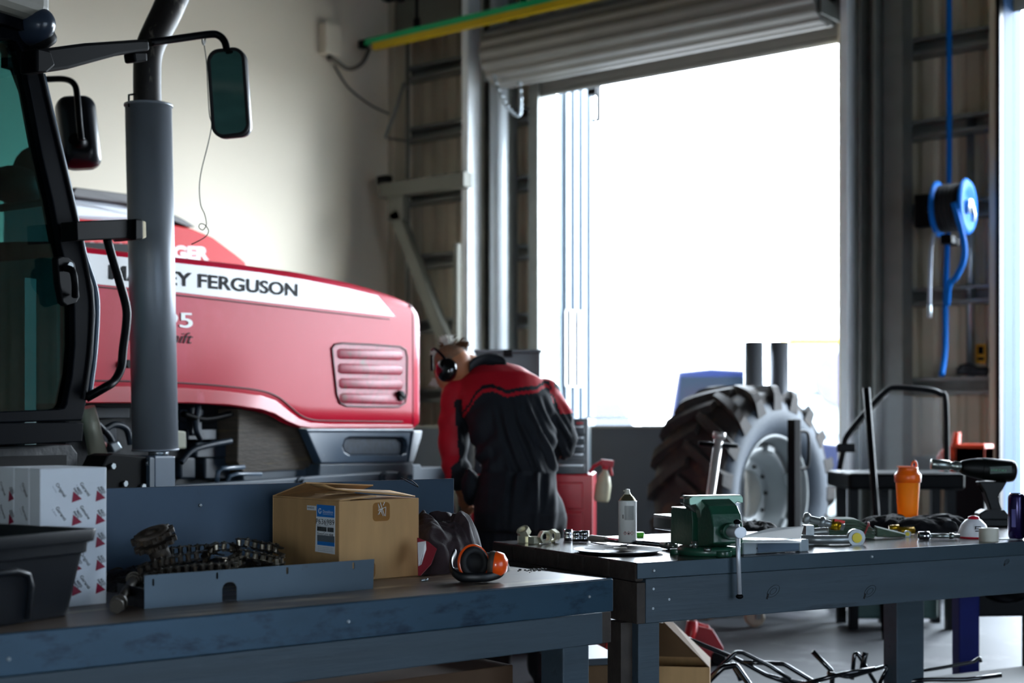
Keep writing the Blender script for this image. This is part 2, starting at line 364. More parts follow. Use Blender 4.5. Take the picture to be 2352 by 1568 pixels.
# hanging bracket outside the opening
mb = MB(); b0 = Vector((UV(1368, 12.53), 12.53, ZV(1371, 230, 12.53)))
mb.bb(b0.x-.06, b0.x+.05, 12.5, 12.56, b0.z+.05, b0.z+.28); mb.bb(b0.x+.025, b0.x+.055, 12.5, 12.56, b0.z-.21, b0.z+.28); mb.bb(b0.x-.04, b0.x+.05, 12.5, 12.56, b0.z-.23, b0.z-.2)
mb.bb(b0.x-.06, b0.x+.05, 12.46, 12.5, b0.z+.05, b0.z+.6)
o = mb.build('door_latch_bracket', m_blacks, bevel=.004); tag(o, 'dark bracket hanging from the door head against the bright opening', 'bracket')
# white notice on the white sheeting
mb = MB(); mb.bb(D1[0]+.03, D1[0]+.045, 12.56, 12.86, 1.78, 2.62)
o = mb.build('notice_board', M('notice_white', '#ffffff', .5, var=0), bevel=.004); tag(o, 'plain white notice panel fixed to the white sheeting left of the opening', 'notice')
# ---------------------------------------------------------------- green and yellow conductor rail
cr = thing('conductor_rail', 'long green and yellow overhead power rail crossing in front of the roller door', 'power rail', (-7.5, 11.3, 5.62))
za = ZV(845, 103, 11.3)
x0 = UV(842, 11.3)+7.5; dz = za-5.62
mb = MB(); mb.bb(x0, 4.2, -.035, .02, dz-.005, dz+.06); mb.build('green_rail', M('rail_green', '#12b06a', .4, var=.03), cr)
mb = MB(); mb.bb(x0+.12, 4.2, -.04, .02, dz-.075, dz-.005); mb.build('yellow_rail', M('rail_yellow', '#c9a90c', .4, var=.03), cr)
for k in range(5):
    mb = MB(); x = x0+.75+k*1.45; mb.bb(x-.03, x+.03, -.02, .02, dz+.06, dz+.16); mb.bb(x-.012, x+.012, -.012, .012, dz+.16, ZC-5.63); mb.build('hanger', m_blackp, cr)
mb = MB(); mb.bb(x0-.08, x0, -.05, .03, dz-.03, dz+.05); mb.build('end_cap', m_blackp, cr)
# wall box and cable
def onleft(px, py, off=0): r = ray(px, py); t = (U0+off)/r.x; return CAMP+r*t
q = onleft(757, 82, .06)
mb = MB(); mb.bb(U0, U0+.13, q.y-.12, q.y+.12, q.z-.22, q.z+.12); 
jb = mb.build('junction_box', m_white, bevel=.01); tag(jb, 'small pale junction box high on the white wall', 'junction box')
mb = MB(); mb.cyl((U0+.06, q.y, q.z-.26), (U0+.06, q.y, q.z-.22), .03); mb.build('cable_gland', m_blackp, jb)
mb = MB(); mb.tube(smooth_path([(U0+.06, q.y, q.z-.26), onleft(765, 135, .12), onleft(800, 158, .15), onleft(832, 145, .12), onleft(848, 113, .1)]), .022, 8)
o = mb.build('power_cable', M('grey_cable', '#6d675c', .5)); tag(o, 'grey cable sagging from the wall junction box to the power rail', 'cable')
mb = MB(); mb.tube(smooth_path([onleft(768, 150, .03), onleft(800, 200, .03), onleft(850, 240, .03), onleft(895, 262, .03)]), .012, 8)
o = mb.build('thin_cable', M('grey_cable', '#6d675c', .5)); tag(o, 'thin grey cable drooping across the white wall towards the corner', 'cable')
# ---------------------------------------------------------------- jib arm with brace
vj = 11.55
jb = thing('wall_jib', 'beige steel jib arm with a diagonal brace left of the columns', 'jib', (UV(960, vj), vj, 0))
xj0 = UV(880, vj)-jb.location.x; xj1 = UV(1075, vj)-jb.location.x; zj = ZV(970, 427, vj)
mb = MB(); mb.bb(xj0, xj1, -.07, .07, zj-.08, zj+.08); mb.build('arm', m_beige, jb, bevel=.006)
mb = MB(); mb.bb(xj0+.12, xj0+.36, -.06, .06, zj-.35, zj-.08); mb.build('gusset', m_beige, jb, bevel=.006)
zb_ = ZV(1030, 800, vj); xb = UV(1030, vj)-jb.location.x
mb = MB(); a = Vector((xj0+.2, 0, zj-.25)); b = Vector((xb, 0, zb_)); d = (b-a); mb.box((a+b)/2, (.14, .12, d.length), ry=math.atan2(d.x, d.z)); mb.build('brace', m_beige, jb, bevel=.006)
mb = MB(); mb.box((xj0+.02, 0, zj+.12), (.16, .1, .1)); mb.build('end_stop', m_blackp, jb, bevel=.01)
mb = MB(); xp = UV(1050, vj)-jb.location.x; mb.bb(xp-.03, xp+.03, -.03, .03, 0, ZV(1050, 560, vj)); mb.build('strut', m_beige, jb)
# thin pull rod at the corner
mb = MB(); mb.tube([W(928, 190, 16), W(912, 245, 16), W(884, 316, 16)], .02, 6); mb.tube([W(884, 316, 16), (UV(936, 12.0), 12.0, W(925, 312, 16).z)], .012, 6); mb.tube([W(928, 190, 16), (UV(936, 12.0), 12.0, W(928, 190, 16).z)], .012, 6)
o = mb.build('pull_rod', m_girt); o.location.z=0; tag(o, 'thin bent metal rod near the top of the wall corner', 'rod')
mb = MB(); mb.tube([(UV(936, 12.0), 12.0, 0.0), (UV(936, 12.), 12.0, ZC-.02)], .025, 8)
o = mb.build('conduit', m_beige); tag(o, 'slim vertical conduit at the corner beside the white wall', 'conduit')
# ================================================================ OUTSIDE
mb = MB(); mb.bb(12, 12.3, -14, 22, -.02, 9); o = mb.build('bounce_wall', M('bounce_wall_grey', '#8f9aa6', .7)); o['kind'] = 'structure'  # unseen wall, added to dim and spread sky light through the right opening
mb = MB(); mb.bb(-80, 40, 12.55, 120, -.15, -.02); mb.bb(-80, 40, -60, -6.2, -.15, -.02); mb.bb(5.7, 40, -6.2, 12.55, -.15, -.02)
o = S('trim_yard', mb, M('yard_concrete', '#6b6a68', .8, var=.05, vs=.3)); o.name = 'ground'
# ================================================================ OUTSIDE THINGS
def vehicle(name, label, loc, rz, col, glass='#141b24', L=4.6, Wd=1.8, h=1.8, ute=True):
    t = thing(name, label, 'vehicle', loc, rz)
    mp = M('paint_'+col, col, .25, coat=.8, var=.02); mg = M('car_glass', glass, .08, var=.02); 
    z0 = .35; bh = h*.55
    body = [(-L/2, z0+.15), (-L/2, bh), (-L/2+.05, bh+.05), (L*.18, bh+.02), (L*.45, bh-.12), (L/2, bh-.3), (L/2, z0+.05), (L*.42, z0)]
    for c in (L*.31, -L*.31): pass
    body += [(-L*.45, z0)]
    mb = MB(); mb.prism(body, 'y', -Wd/2, Wd/2); mb.build('body', mp, t, bevel=.06, seg=3)
    cab = [(-L*.12, bh), (-L*.09, h-.04), (0, h), (L*.1, h-.03), (L*.24, bh)]
    mb = MB(); mb.prism(cab, 'y', -Wd/2+.1, Wd/2-.1); mb.build('cabin', mp, t, bevel=.05, seg=3)
    win = [(-L*.10, bh+.05), (-L*.08, h-.12), (L*.08, h-.12), (L*.19, bh+.05)]
    mb = MB(); mb.prism(win, 'y', -Wd/2+.085, Wd/2-.085); mb.build('side_window', mg, t)
    mb = MB(); mb.add([(L*.115, -.7, h-.08), (L*.115, .7, h-.08), (L*.235, .75, bh+.06), (L*.235, -.75, bh+.06)], [(0, 1, 2, 3)]); o = mb.build('windscreen', mg, t); o.modifiers.new('s', 'SOLIDIFY').thickness = .02
    for x in (L*.31, -L*.31):
        for y in (-Wd/2+.1, Wd/2-.1):
            mb = MB(); mb.cyl((x, y-.1, .35), (x, y+.1, .35), .35, seg=28); wh = mb.build('wheel', m_rubber, t, bevel=.03)
            mb = MB(); mb.cyl((x, y-.105, .35), (x, y+.105, .35), .2, seg=20); mb.build('hubcap', m_galv, wh)
    return t
p = W(1645, 977, 20); vehicle('pickup_truck', 'dark blue vehicle parked outside, its cab behind the top of the big tyre', (p.x, p.y, 0), math.radians(25), '#0c1838', h=2.13, L=5)
p = W(1850, 977, 33); vehicle('car', 'light blue grey vehicle parked further out behind the right door post', (p.x, p.y, 0), math.radians(60), '#4a6498', h=2.3, L=5)
p = W(1420, 977, 40); vehicle('van', 'pale vehicle washed out by glare in the middle of the yard', (p.x, p.y, 0), math.radians(10), '#d9dee6', glass='#a0a8b4', h=2.1, L=5)
# yellow machine
p = W(1872, 977, 30)
dg = thing('yellow_digger', 'yellow machine outside at the right edge of the opening with a dark wheel arch', 'digger', (p.x, p.y, 0), YAW)
m_yel = M('machine_yellow', '#e0c21c', .4, coat=.3); 
mb = MB(); mb.bb(-.8, 2.2, -.6, .6, 1.1, 2.0); mb.build('body', m_wsheet, dg, bevel=.1)
mb = MB(); mb.bb(-.6, 1.6, -.62, .5, 2.0, 3.05); mb.build('cab_frame', m_wsheet, dg, bevel=.08)
mb = MB(); mb.bb(-.7, 1.5, -.66, .5, 3.05, 3.16); mb.build('roof', m_yel, dg, bevel=.03)
mb = MB(); mb.prism(circ(.4, 2.3, .55, 28), 'y', -.72, -.6); mb.build('round_guard', M('guard_dark', '#3c3a50', .4), dg)
mb = MB(); mb.box((1.25, -.9, 1.9), (.22, .2, 3.2), ry=.22); mb.build('boom', m_yel, dg, bevel=.03)
for x in (-.4, 1.7):
    mb = MB(); mb.cyl((x, -.65, .55), (x, .65, .55), .55, seg=28); mb.build('wheel', m_rubber, dg, bevel=.04)
# ================================================================ DEEP INTERIOR
# two glossy black posts behind the tyre
m_gloss = M('polished_steel', '#a4a8ae', .3, metal=.8, var=.02)
for px, dd, lb in ((1732, 12.0, 'left one of two polished dark upright pipes behind the big tyre'), (1789, 12.0, 'right one of two polished dark upright pipes behind the big tyre')):
    p = W(px, 977, dd); r = 23/FPX*dd
    t = thing('upright_pipe', lb, 'pipe', (p.x, p.y, 0)); zt = H+192/FPX*dd
    mb = MB(); mb.lathe([(r, .01), (r, zt), (r-.012, zt), (r-.012, zt-.3), (0, zt-.3)], seg=32); mb.build('tube', m_gloss, t)
    mb = MB(); mb.cyl((0, 0, 0), (0, 0, .02), r+.03, seg=32); mb.build('base_plate', m_blacks, t)
# hose reel on the right pier
hr = W(2180, 478, 12.0)
m_blue = M('reel_blue', '#0560b4', .5, var=.04, spec=.1)
ho = thing('hose_reel', 'blue hose reel hanging on the wall between the two doors', 'hose reel', (hr.x, hr.y, hr.z), YAW+math.radians(55))
R = .235
def disc(y, mat, nm):
    mb = MB(); prof = [(.05, -.012), (R*.55, -.012), (R*.72, .022), (R*.9, .022), (R, .0), (R, .012), (R*.9, .034), (R*.7, .034), (R*.53, 0), (.05, 0)]
    mb.lathe(prof, (0, y, 0), 40, ax=(0, -1, 0)); return mb.build(nm, mat, ho)
disc(-.14, m_blue, 'flange'); disc(.1, m_blue, 'flange')
mb = MB(); mb.cyl((0, -.12, 0), (0, .09, 0), R*.78, seg=36)
for i in range(6): mb.tube([(R*.8*math.cos(a*PI/12), -.1+i*.035, R*.8*math.sin(a*PI/12)) for a in range(24)], .018, 6, closed=True)
mb.build('wound_hose', m_rubber, ho)
mb = MB(); mb.bb(.0, .10, .12, .3, -.14, .14); mb.bb(-.03, .03, -.16, .2, -.02, .02); mb.build('mounting_bracket', m_blacks, ho, bevel=.01)
mb = MB(); mb.cyl((0, -.19, 0), (0, -.14, 0), .06); mb.tube([(0, -.19, .0), (.02, -.2, -.07), (.04, -.19, -.12)], .02, 8); mb.build('hub', m_galv, ho)
mb = MB(); mb.box((-.12, -.03, -.28), (.12, .1, .08)); mb.box((-.03, -.05, -.29), (.05, .08, .07)); mb.build('hose_guide', m_blacks, ho, bevel=.01)
mb = MB(); mb.tube(smooth_path([W(2190, 465, 11.75), W(2200, 500, 11.75), W(2214, 560, 11.8), W(2212, 600, 11.9), W(2196, 635, 12.0), W(2180, 655, 12.1), W(2176, 700, 12.2)]), .026, 8)
mb.tube(smooth_path([W(2180, -30, 12.35), W(2180, 420, 12.35), W(2176, 560, 12.33), W(2172, 700, 12.3), W(2171, 800, 12.2), W(2163, 862, 12.1)]), .026, 8)
o = mb.build('air_hose', m_blue); tag(o, 'long blue air hose running down the wall past the reel', 'hose')
mb = MB(); mb.tube(smooth_path([W(2146, 535, 11.85), W(2139, 570, 11.85), W(2136, 640, 11.85), W(2135, 700, 11.85)]), .016, 8, mi=0)
mb.cyl(W(2135, 700, 11.85), W(2135, 730, 11.85), .018, seg=10, mi=1)
o = mb.build('hose_end', [M('grey_hose', '#8d97a8', .4), m_galv]); tag(o, 'grey hose end with a metal nozzle dangling below the blue reel', 'hose')
# second galvanised conduit
mb = MB(); x = UV(2228, 12.35); mb.cyl((x, 12.36, 1.75), (x, 12.36, 4.1), .035, seg=12)
o = mb.build('wall_conduit', m_galv); tag(o, 'bright vertical conduit on the wall right of the blue hose', 'conduit')
mb = MB(); q = W(2253, 812, 12.55); mb.box((q.x, 12.395, q.z), (.09, .01, .17), mi=0); 
mb.box((q.x, 12.389, q.z+.03), (.05, .004, .07), mi=1); mb.box((q.x, 12.389, q.z-.045), (.06, .004, .03), mi=1)
o = mb.build('warning_tag', [M('tag_yellow', '#d79a1a', .5), m_blackp]); tag(o, 'small yellow warning tag on the wall beside the second door', 'sign')
mb = MB(); mb.tube(smooth_path([W(2205, 846, 12.3), W(2225, 842, 12.3), W(2245, 850, 12.3), W(2270, 850, 12.3)]), .03, 8); mb.tube(smooth_path([W(2198, 852, 12.3), W(2230, 852, 12.3), W(2268, 856, 12.3)]), .03, 8)
o = mb.build('coiled_rope', m_rubber); tag(o, 'dark coiled rope lying on a wall rail beside the second door', 'rope')
# orange tools hanging low
m_or = M('orange_red', '#d8421c', .4)
t = thing('orange_tool', 'orange red tool with an upright handle leaning low on the wall behind the impact wrench', 'tool', tuple(W(2190, 1060, 11.5))[:2]+(0,), YAW)
z = W(2190, 1060, 11.5).z
mb = MB(); mb.ell((0, 0, z), (.14, .05, .13), 16, 10); mb.build('body', m_or, t); mb = MB(); mb.tube([(0, 0, z), (.03, 0, z+.24)], [.05, .03], 8); mb.build('handle', m_or, t)
mb = MB(); mb.bb(-.02, .02, -.02, .02, 0, z-.1); mb.build('stand', m_blacks, t)
q = W(2238, 1060, 11.3); mb = MB(); mb.bb(q.x-.12, q.x+.12, q.y-.1, q.y+.1, 0, q.z+.12, mi=1); mb.bb(q.x-.12, q.x+.12, q.y-.1, q.y+.1, q.z-.05, q.z+.14, mi=0)
o = mb.build('orange_can', [m_or, m_blacks], bevel=.01); tag(o, 'small square orange lid on a dark canister low behind the impact wrench', 'can')
# ---------------------------------------------------------------- the big tractor tyre
m_tyre = M('tyre_dusty', '#434c57', .6, var=.18, vs=5, bump=.15, bs=40); m_tread = M('tyre_tread', '#2a2522', .7, var=.3, vs=8, bump=.2, bs=40, dirt=('#4a3a2c', .55, 5))
m_rim = M('rim_grey', '#8f9495', .35, var=.08, vs=3, dirt=('#7e7f7c', .6, 4))
tr = .83; fc = cw(.190*10.6, 10.6)  # centre of the near face
ty = thing('farm_tyre', 'big dusty tractor tyre on a grey rim standing in front of the opening', 'tyre', (0, 0, 0))
nx = RT*.72 - FW*.694; nyaw = math.atan2(nx.y, nx.x)
HW = .34
cc = fc - nx*HW
ty.location = (cc.x, cc.y, 0); ty.rotation_euler = (0, 0, nyaw)
cz = tr
# local: wheel axis = +X (face towards the camera side)
k1 = .92; k2 = .87
mb = MB(); prof = [(.435, .235), (.47, .28), (.54, .325), (.62, .335), (.68, .315), (.735, .27), (.755, .16), (.76, 0)]
prof = prof + [(r, -x) for r, x in prof[::-1][1:]]
mb.lathe([(r, x) for r, x in prof], (0, 0, cz), 72, ax=(1, 0, 0)); mb.build('sidewall', m_tyre, ty)
mb = MB(); mb.lathe([(.70, .30), (.745, .285), (.768, .2), (.772, 0), (.768, -.2), (.745, -.285), (.70, -.30)], (0, 0, cz), 72, ax=(1, 0, 0)); nl = 19
for side in (1, -1):
    for k in range(nl):
        a0 = 2*PI*(k+(.5 if side < 0 else 0))/nl; rings = []
        for j in range(9):
            f = j/8; xx = side*(-.03+.365*f); a = a0+.32*f**1.1
            ro = tr-.010*f*f-(.06*max(0, f-.85)/.15); ri = .74-(.10*max(0, f-.75)/.25); wd = .048+.018*f; rg = []
            for (rr, da) in ((ri, -wd*1.3), (ro, -wd*.8), (ro, wd*.8), (ri, wd*1.3)): rg.append(Vector((xx, rr*math.cos(a+da), cz+rr*math.sin(a+da))))
            rings.append(rg)
        mb.loft(rings, smooth=False)
mb.build('tread', m_tread, ty)
mb = MB()   # rim: deep barrel, lip and a disc set back with a big hub hole
mb.lathe([(r*k2, x) for r, x in [(.505, .24), (.525, .272), (.515, .285), (.495, .272), (.485, .235), (.46, .20), (.445, .10), (.44, -.1), (.46, -.2), (.5, -.26)]], (0, 0, cz), 64, ax=(1, 0, 0))
mb.build('rim', m_rim, ty).modifiers.new('s', 'SOLIDIFY').thickness = .012
mb = MB(); mb.lathe([(r*k2, x) for r, x in [(.44, .14), (.40, .17), (.36, .15), (.31, .06), (.28, .04), (.22, .04), (.205, .025)]], (0, 0, cz), 64, ax=(1, 0, 0))
dd_ = mb.build('wheel_disc', m_rim, ty); dd_.modifiers.new('s', 'SOLIDIFY').thickness = .015
for k in range(10):
    a = 2*PI*k/10; mb = MB(); mb.cyl((.042, .215*math.cos(a), cz+.215*math.sin(a)), (.058, .215*math.cos(a), cz+.215*math.sin(a)), .014, seg=12); mb.build('bolt_hole', m_blackp, ty)
for k in range(6):
    a = 2*PI*k/6+.3; mb = MB(); mb.box((.17, .35*math.cos(a), cz+.35*math.sin(a)), (.05, .05, .10), rx=a); mb.build('rim_lug', m_rim, ty, bevel=.008)
# ---------------------------------------------------------------- wheeled stand with black post
c1 = G(1733, 1440, 0); c2 = G(2028, 1405, 0)
fr = Fr((c1.x, c1.y, 0), math.atan2((c2-c1).y, (c2-c1).x)); Ld = (c2-c1).length
st = thing('wheeled_stand', 'black wheeled stand with an upright post and loop handle in front of the tyre', 'stand', (c1.x, c1.y, 0), fr.yaw)
for (x, y) in ((0, 0), (Ld, 0), (0, .45), (Ld, .45)):
    cs = []
    mb = MB(); mb.lathe([(0, -.022), (.045, -.022), (.055, -.022), (.068, -.012), (.068, .012), (.055, .022), (0, .022)], (x, y, .068), 28, ax=(math.sin(.6), math.cos(.6), 0)); wco = mb.build('castor', M('castor_grey', '#8f8372', .5), st)
    mb = MB(); mb.bb(x-.04, x+.04, y-.035, y+.035, .14, .15); mb.bb(x-.02, x+.02, y-.04, y-.03, .06, .15); mb.bb(x-.02, x+.02, y+.03, y+.04, .06, .15); mb.build('fork', m_galv, wco)
mb = MB(); mb.bb(-.05, Ld+.05, -.04, .04, .15, .23); mb.bb(-.05, Ld+.05, .41, .49, .15, .23); mb.bb(-.04, .04, .04, .41, .15, .23); mb.bb(Ld-.04, Ld+.04, .04, .41, .15, .23); mb.build('base_frame', m_blacks, st, bevel=.006)
pp = fr.pl(1824, 962, .25)
mb = MB(); mb.bb(pp.x-.035, pp.x+.035, .215, .285, .23, pp.z); mb.bb(pp.x-.04, pp.x+.04, .0, .45, .19, .23); mb.build('post', m_blacks, st, bevel=.006)
mb = MB(); zc = pp.z-.22; mb.tube(smooth_path([(pp.x+.03, .24, zc+.13), (pp.x+.11, .24, zc+.13), (pp.x+.14, .24, zc+.08), (pp.x+.14, .24, zc-.08), (pp.x+.11, .24, zc-.13), (pp.x+.03, .24, zc-.13)], 4), .012, 8); mb.build('handle', m_blacks, st)
# ---------------------------------------------------------------- bent tube frame with screen
d0 = 9.6
tf = thing('tube_frame', 'black bent tube frame with a clear screen on a dark tray, right of the tyre', 'frame', (0, 0, 0))
o0 = W(2080, 977, d0); tf.location = (o0.x, o0.y, 0); tf.rotation_euler = (0, 0, YAW)
def TFp(px, py, dd=d0): q = W(px, py, dd)-Vector((o0.x, o0.y, 0)); return Vector((q.dot(RT), q.dot(FW), q.z))
mb = MB(); mb.tube(smooth_path([TFp(1928, 1078), TFp(1938, 1030), TFp(1946, 1000), TFp(1990, 945), TFp(2035, 898), TFp(2060, 890), TFp(2130, 895), TFp(2160, 905), TFp(2172, 925), TFp(2175, 1110)], 4), .020, 10); mb.build('tube', m_blacks, tf)
mb = MB(); mb.box(TFp(1943, 1028), (.12, .05, .06)); mb.build('clamp', m_blacks, tf, bevel=.008)
mb = MB(); a = [TFp(*q) for q in ((1955, 1005), (2040, 905), (2160, 915), (2168, 1100), (1960, 1100))]; mb.prism([(q.x, q.z) for q in a], 'y', -.004, .004); mb.build('clear_screen', M('clear_screen_glass', '#8d9599', .3, trans=.5, alpha=.14, var=.02), tf)
mb = MB(); a = TFp(1925, 1120); b = TFp(2185, 1100); mb.bb(a.x, b.x, -.3, .35, a.z, b.z+.05); mb.build('tray', m_blackp, tf, bevel=.02)
for x in (a.x+.06, b.x-.06, a.x+.35):
    mb = MB(); mb.bb(x-.03, x+.03, -.2, -.14, 0, a.z); mb.bb(x-.03, x+.03, .14, .2, 0, a.z); mb.build('leg', m_blacks, tf)
mb = MB(); mb.bb(a.x+.1, b.x-.1, -.05, .1, .05, .62); mb.build('lower_panel', M('teal_panel', '#33504c', .6, var=.2, vs=3), tf, bevel=.02)
mb = MB(); q = W(1990, 890, 9.0); q2 = W(2022, 1310, 9.0); k = (q2-q); q3 = q+k*((q.z-0)/(q.z-q2.z)); mb.cyl(q, q3, .022, seg=12)
o = mb.build('steel_bar', m_blacks); tag(o, 'long thin black bar leaning upright between the tyre and the orange bottle', 'bar')
# ---------------------------------------------------------------- trolley jack
m_jred = M('jack_red', '#b5202a', .35, coat=.4, var=.06, vs=6)
b0 = G(1592, 1520, 0); tj = thing('trolley_jack', 'red trolley jack with a long silver T handle rising behind the vise', 'jack', (b0.x, b0.y, 0), YAW)
TJ = Fr((b0.x, b0.y, 0), YAW); dj = (b0-CAMP).dot(FW)
mb = MB(); mb.prism([(-.02, .08), (.02, .22), (.1, .2), (.16, .1), (.16, .03), (-.02, .03)], 'y', -.09, -.07); mb.prism([(-.02, .08), (.02, .22), (.1, .2), (.16, .1), (.16, .03), (-.02, .03)], 'y', .07, .09); mb.bb(-.02, .16, -.07, .07, .04, .09); mb.build('frame', m_jred, tj, bevel=.006)
mb = MB(); a = TJ.l(W(1583, 1470, dj)); b = TJ.l(W(1590, 1425, dj)); mb.cyl(a-Vector((0, 0, .06)), b, .045, .03, seg=16); mb.cyl(a+Vector((.02, 0, -.02)), a+Vector((.13, 0, .03)), .02, seg=12); mb.build('handle_socket', m_jred, tj, bevel=.004)
mb = MB(); e = TJ.l(W(1652, 1000, dj)); mb.cyl(b, e, .022, .026, seg=20); mb.cyl(e-(e-b).normalized()*.02, e+(e-b).normalized()*.02, .036, seg=20); mb.build('handle', M('handle_silver', '#cfc9c4', .3, metal=.5), tj)
mb = MB(); e1 = TJ.l(W(1605, 1018, dj)); e2 = TJ.l(W(1694, 1024, dj)); mb.cyl(e1, e2, .014, seg=14); mb.build('cross_bar', m_blacks, tj)
for x in (0, .13):
    mb = MB(); mb.cyl((x, -.11, .04), (x, .11, .04), .04, seg=20); mb.build('roller_wheel', m_blacks, tj, bevel=.004)
# red toolbox on the floor under bench
q = W(1395, 1500, 6.9)
mb = MB(); mb.prism([(-.14, 0), (.16, 0), (.06, .33), (-.06, .33)], 'y', -.15, .15)
o = mb.build('axle_stand', m_jred, bevel=.01); o.location = (q.x, q.y, 0); o.rotation_euler = (0, 0, YAW+.3); tag(o, 'red sloping axle stand on the floor between the two workbenches', 'axle stand')
# ---------------------------------------------------------------- tool cabinets
m_gcab = M('cabinet_grey', '#30444f', .35, coat=.3, var=.05); m_rcab = M('cabinet_red', '#c01029', .35, coat=.4, var=.05)
dcab = 8.5
o1 = W(1362, 977, dcab)
fc_ = Fr((o1.x, o1.y, 0), YAW-.10)
rc = thing('roller_cabinet', 'red roller tool cabinet beside the person, under the grey chest', 'tool cabinet', (o1.x, o1.y, 0), fc_.yaw)
zt = H-112/FPX*dcab; Wc = .74
mb = MB(); mb.bb(-Wc, 0, .0, .48, .1, zt); mb.build('body', m_rcab, rc, bevel=.008)
dz_ = (zt-.18)/5
for k in range(5):
    z0 = .14+k*dz_; mb = MB(); mb.bb(-Wc+.05, -.06, -.012, .0, z0+.008, z0+dz_-.008); dw = mb.build('drawer', m_rcab, rc, bevel=.006)
    mb = MB(); mb.bb(-Wc+.07, -.08, -.03, -.012, z0+dz_-.03, z0+dz_-.02); mb.build('drawer_lip', m_rcab, dw)
for x in (-Wc+.08, -.08):
    for y in (.08, .4):
        mb = MB(); mb.cyl((x-.02, y, .05), (x+.02, y, .05), .05, seg=20); mb.build('castor', m_rubber, rc)
gc = thing('tool_chest', 'dark grey tool chest with silver drawer pulls standing on the red cabinet', 'tool chest', tuple(fc_.w(0, .0, zt)), fc_.yaw)
hg = (1085-957)/FPX*dcab
mb = MB(); mb.bb(-Wc+.02, -.03, .02, .42, 0, hg); mb.build('body', m_gcab, gc, bevel=.006)
for k, (a, b) in enumerate(((.02, .07), (.08, .135), (.14, .185), (.19, .235), (.24, .3))):
    mb = MB(); mb.bb(-Wc+.04, -.05, .005, .02, a, b-.006); dw = mb.build('drawer', m_gcab, gc, bevel=.003)
    mb = MB(); mb.bb(-Wc+.06, -.06, -.012, .005, b-.022, b-.01); mb.build('drawer_pull', m_galv, dw, bevel=.003)
mb = MB(); mb.bb(-.10, -.06, .012, .018, hg-.035, hg-.02); mb.build('badge', m_rcab, gc)
mb = MB(); mb.bb(-.06, .22, .1, .12, hg, hg+.012); mb.build('tray', m_galv, gc)
# open lid of the chest behind the person
dl = 9.5; q = W(1166, 977, dl); zl0 = .9; zl1 = H+178/FPX*dl; wl = 152/FPX*dl
lc = thing('open_tool_box', 'grey open lid of a tool box standing behind the person', 'tool box', (q.x, q.y, 0), YAW)
mb = MB(); mb.bb(-wl/2+.02, wl/2-.02, -.2, .3, 0, 1.2); mb.build('body', m_gcab, lc, bevel=.01)
mb = MB(); mb.bb(-wl/2, wl/2, .3, .315, 1.2, zl1-.02); mb.bb(-wl/2, -wl/2+.015, .2, .3, 1.2, zl1-.02); mb.bb(wl/2-.015, wl/2, .2, .3, 1.2, zl1-.02); mb.bb(-wl/2-.01, wl/2+.01, .19, .32, zl1-.02, zl1); mb.build('lid', m_gcab, lc, bevel=.003)
mb = MB(); mb.bb(-.03, .03, .18, .19, zl1-.05, zl1); mb.build('latch', m_blacks, lc)
# spray bottle hanging on the cabinet
q = W(1381, 1105, dcab-.1); sb = thing('spray_bottle', 'cream spray bottle with a red trigger hanging at the side of the red cabinet', 'spray bottle', (q.x, q.y, q.z-.12), YAW)
mb = MB(); mb.lathe([(0, 0), (.04, 0), (.047, .02), (.047, .1), (.035, .15), (.015, .18), (.015, .2)], seg=24); mb.build('bottle', M('bottle_cream', '#cfc8a8', .4), sb)
mb = MB(); mb.bb(-.03, .045, -.015, .015, .21, .25); mb.tube([(.03, 0, .21), (.045, 0, .16)], .008, 6); mb.cyl((0, 0, .19), (0, 0, .215), .02, seg=16); mb.tube([(-.02, 0, .24), (-.07, 0, .2), (-.09, 0, .16)], .012, 6); mb.build('trigger', M('trigger_red', '#c41a2e', .4), sb, bevel=.003)
sb.rotation_euler = (0, .12, YAW)
# ---------------------------------------------------------------- blue frame at the lower right
q = W(2218, 977, 7.4); bf = thing('blue_press_frame', 'dark blue steel frame standing behind the right end of the second workbench', 'frame', (q.x, q.y, 0), YAW+.1)
m_dblue = M('deep_blue', '#04125a', .5, spec=.2)
for x in (0, .38):
    mb = MB(); mb.bb(x-.055, x+.055, -.05, .05, .0, .62); mb.build('leg', m_dblue if x == 0 else m_blacks, bf, bevel=.008)
mb = MB(); mb.box((.22, 0, .42), (.5, .09, .12)); mb.build('cross_beam', m_blacks, bf, bevel=.01)
mb = MB(); mb.box((.2, .02, .56), (.44, .3, .08)); mb.build('table', m_dblue, bf, bevel=.01)
mb = MB(); mb.ell((.2, -.03, .55), (.16, .16, .12)); mb.build('motor', m_blacks, bf)
# ================================================================ THE TRACTOR
t0 = W(200, 977, 6.4); TY = math.radians(99.4)
T = Fr((t0.x, t0.y, 0), TY)
tr_ = thing('tractor', 'red and white tractor with a grey exhaust stack and long pink red bonnet', 'tractor', (t0.x, t0.y, 0), TY)
m_red = M('hood_red', '#c80a30', .38, var=.03, vs=1.5, dirt=('#d01f44', .5, 1.1), spec=.2); m_reddk = M('seam_red', '#4a0814', .5)  # hood dirt colour is pink blotches painting the sky's reflection and dust
m_redlow = M('lip_red', '#c8142c', .35, coat=.4, var=.05, dirt=('#e04a60', .56, 5))
m_wht = M('decal_white', '#f6f6f6', .4, var=.01); m_ink = M('decal_black', '#05080c', .6, var=0, spec=.1)
m_cab = M('cab_paint', '#080b10', .3, coat=0, var=.1, vs=4, spec=.06); m_trim = M('lower_trim', '#3f5264', .33, coat=.3, var=.1, vs=3, dirt=('#5b6c78', .62, 7))
m_chas = M('chassis_paint', '#3c4a56', .5, var=.2, vs=5, dirt=('#62685c', .6, 6)); m_eng = M('engine_dark', '#14181c', .6, var=.4, vs=12, bump=.3, bs=30)
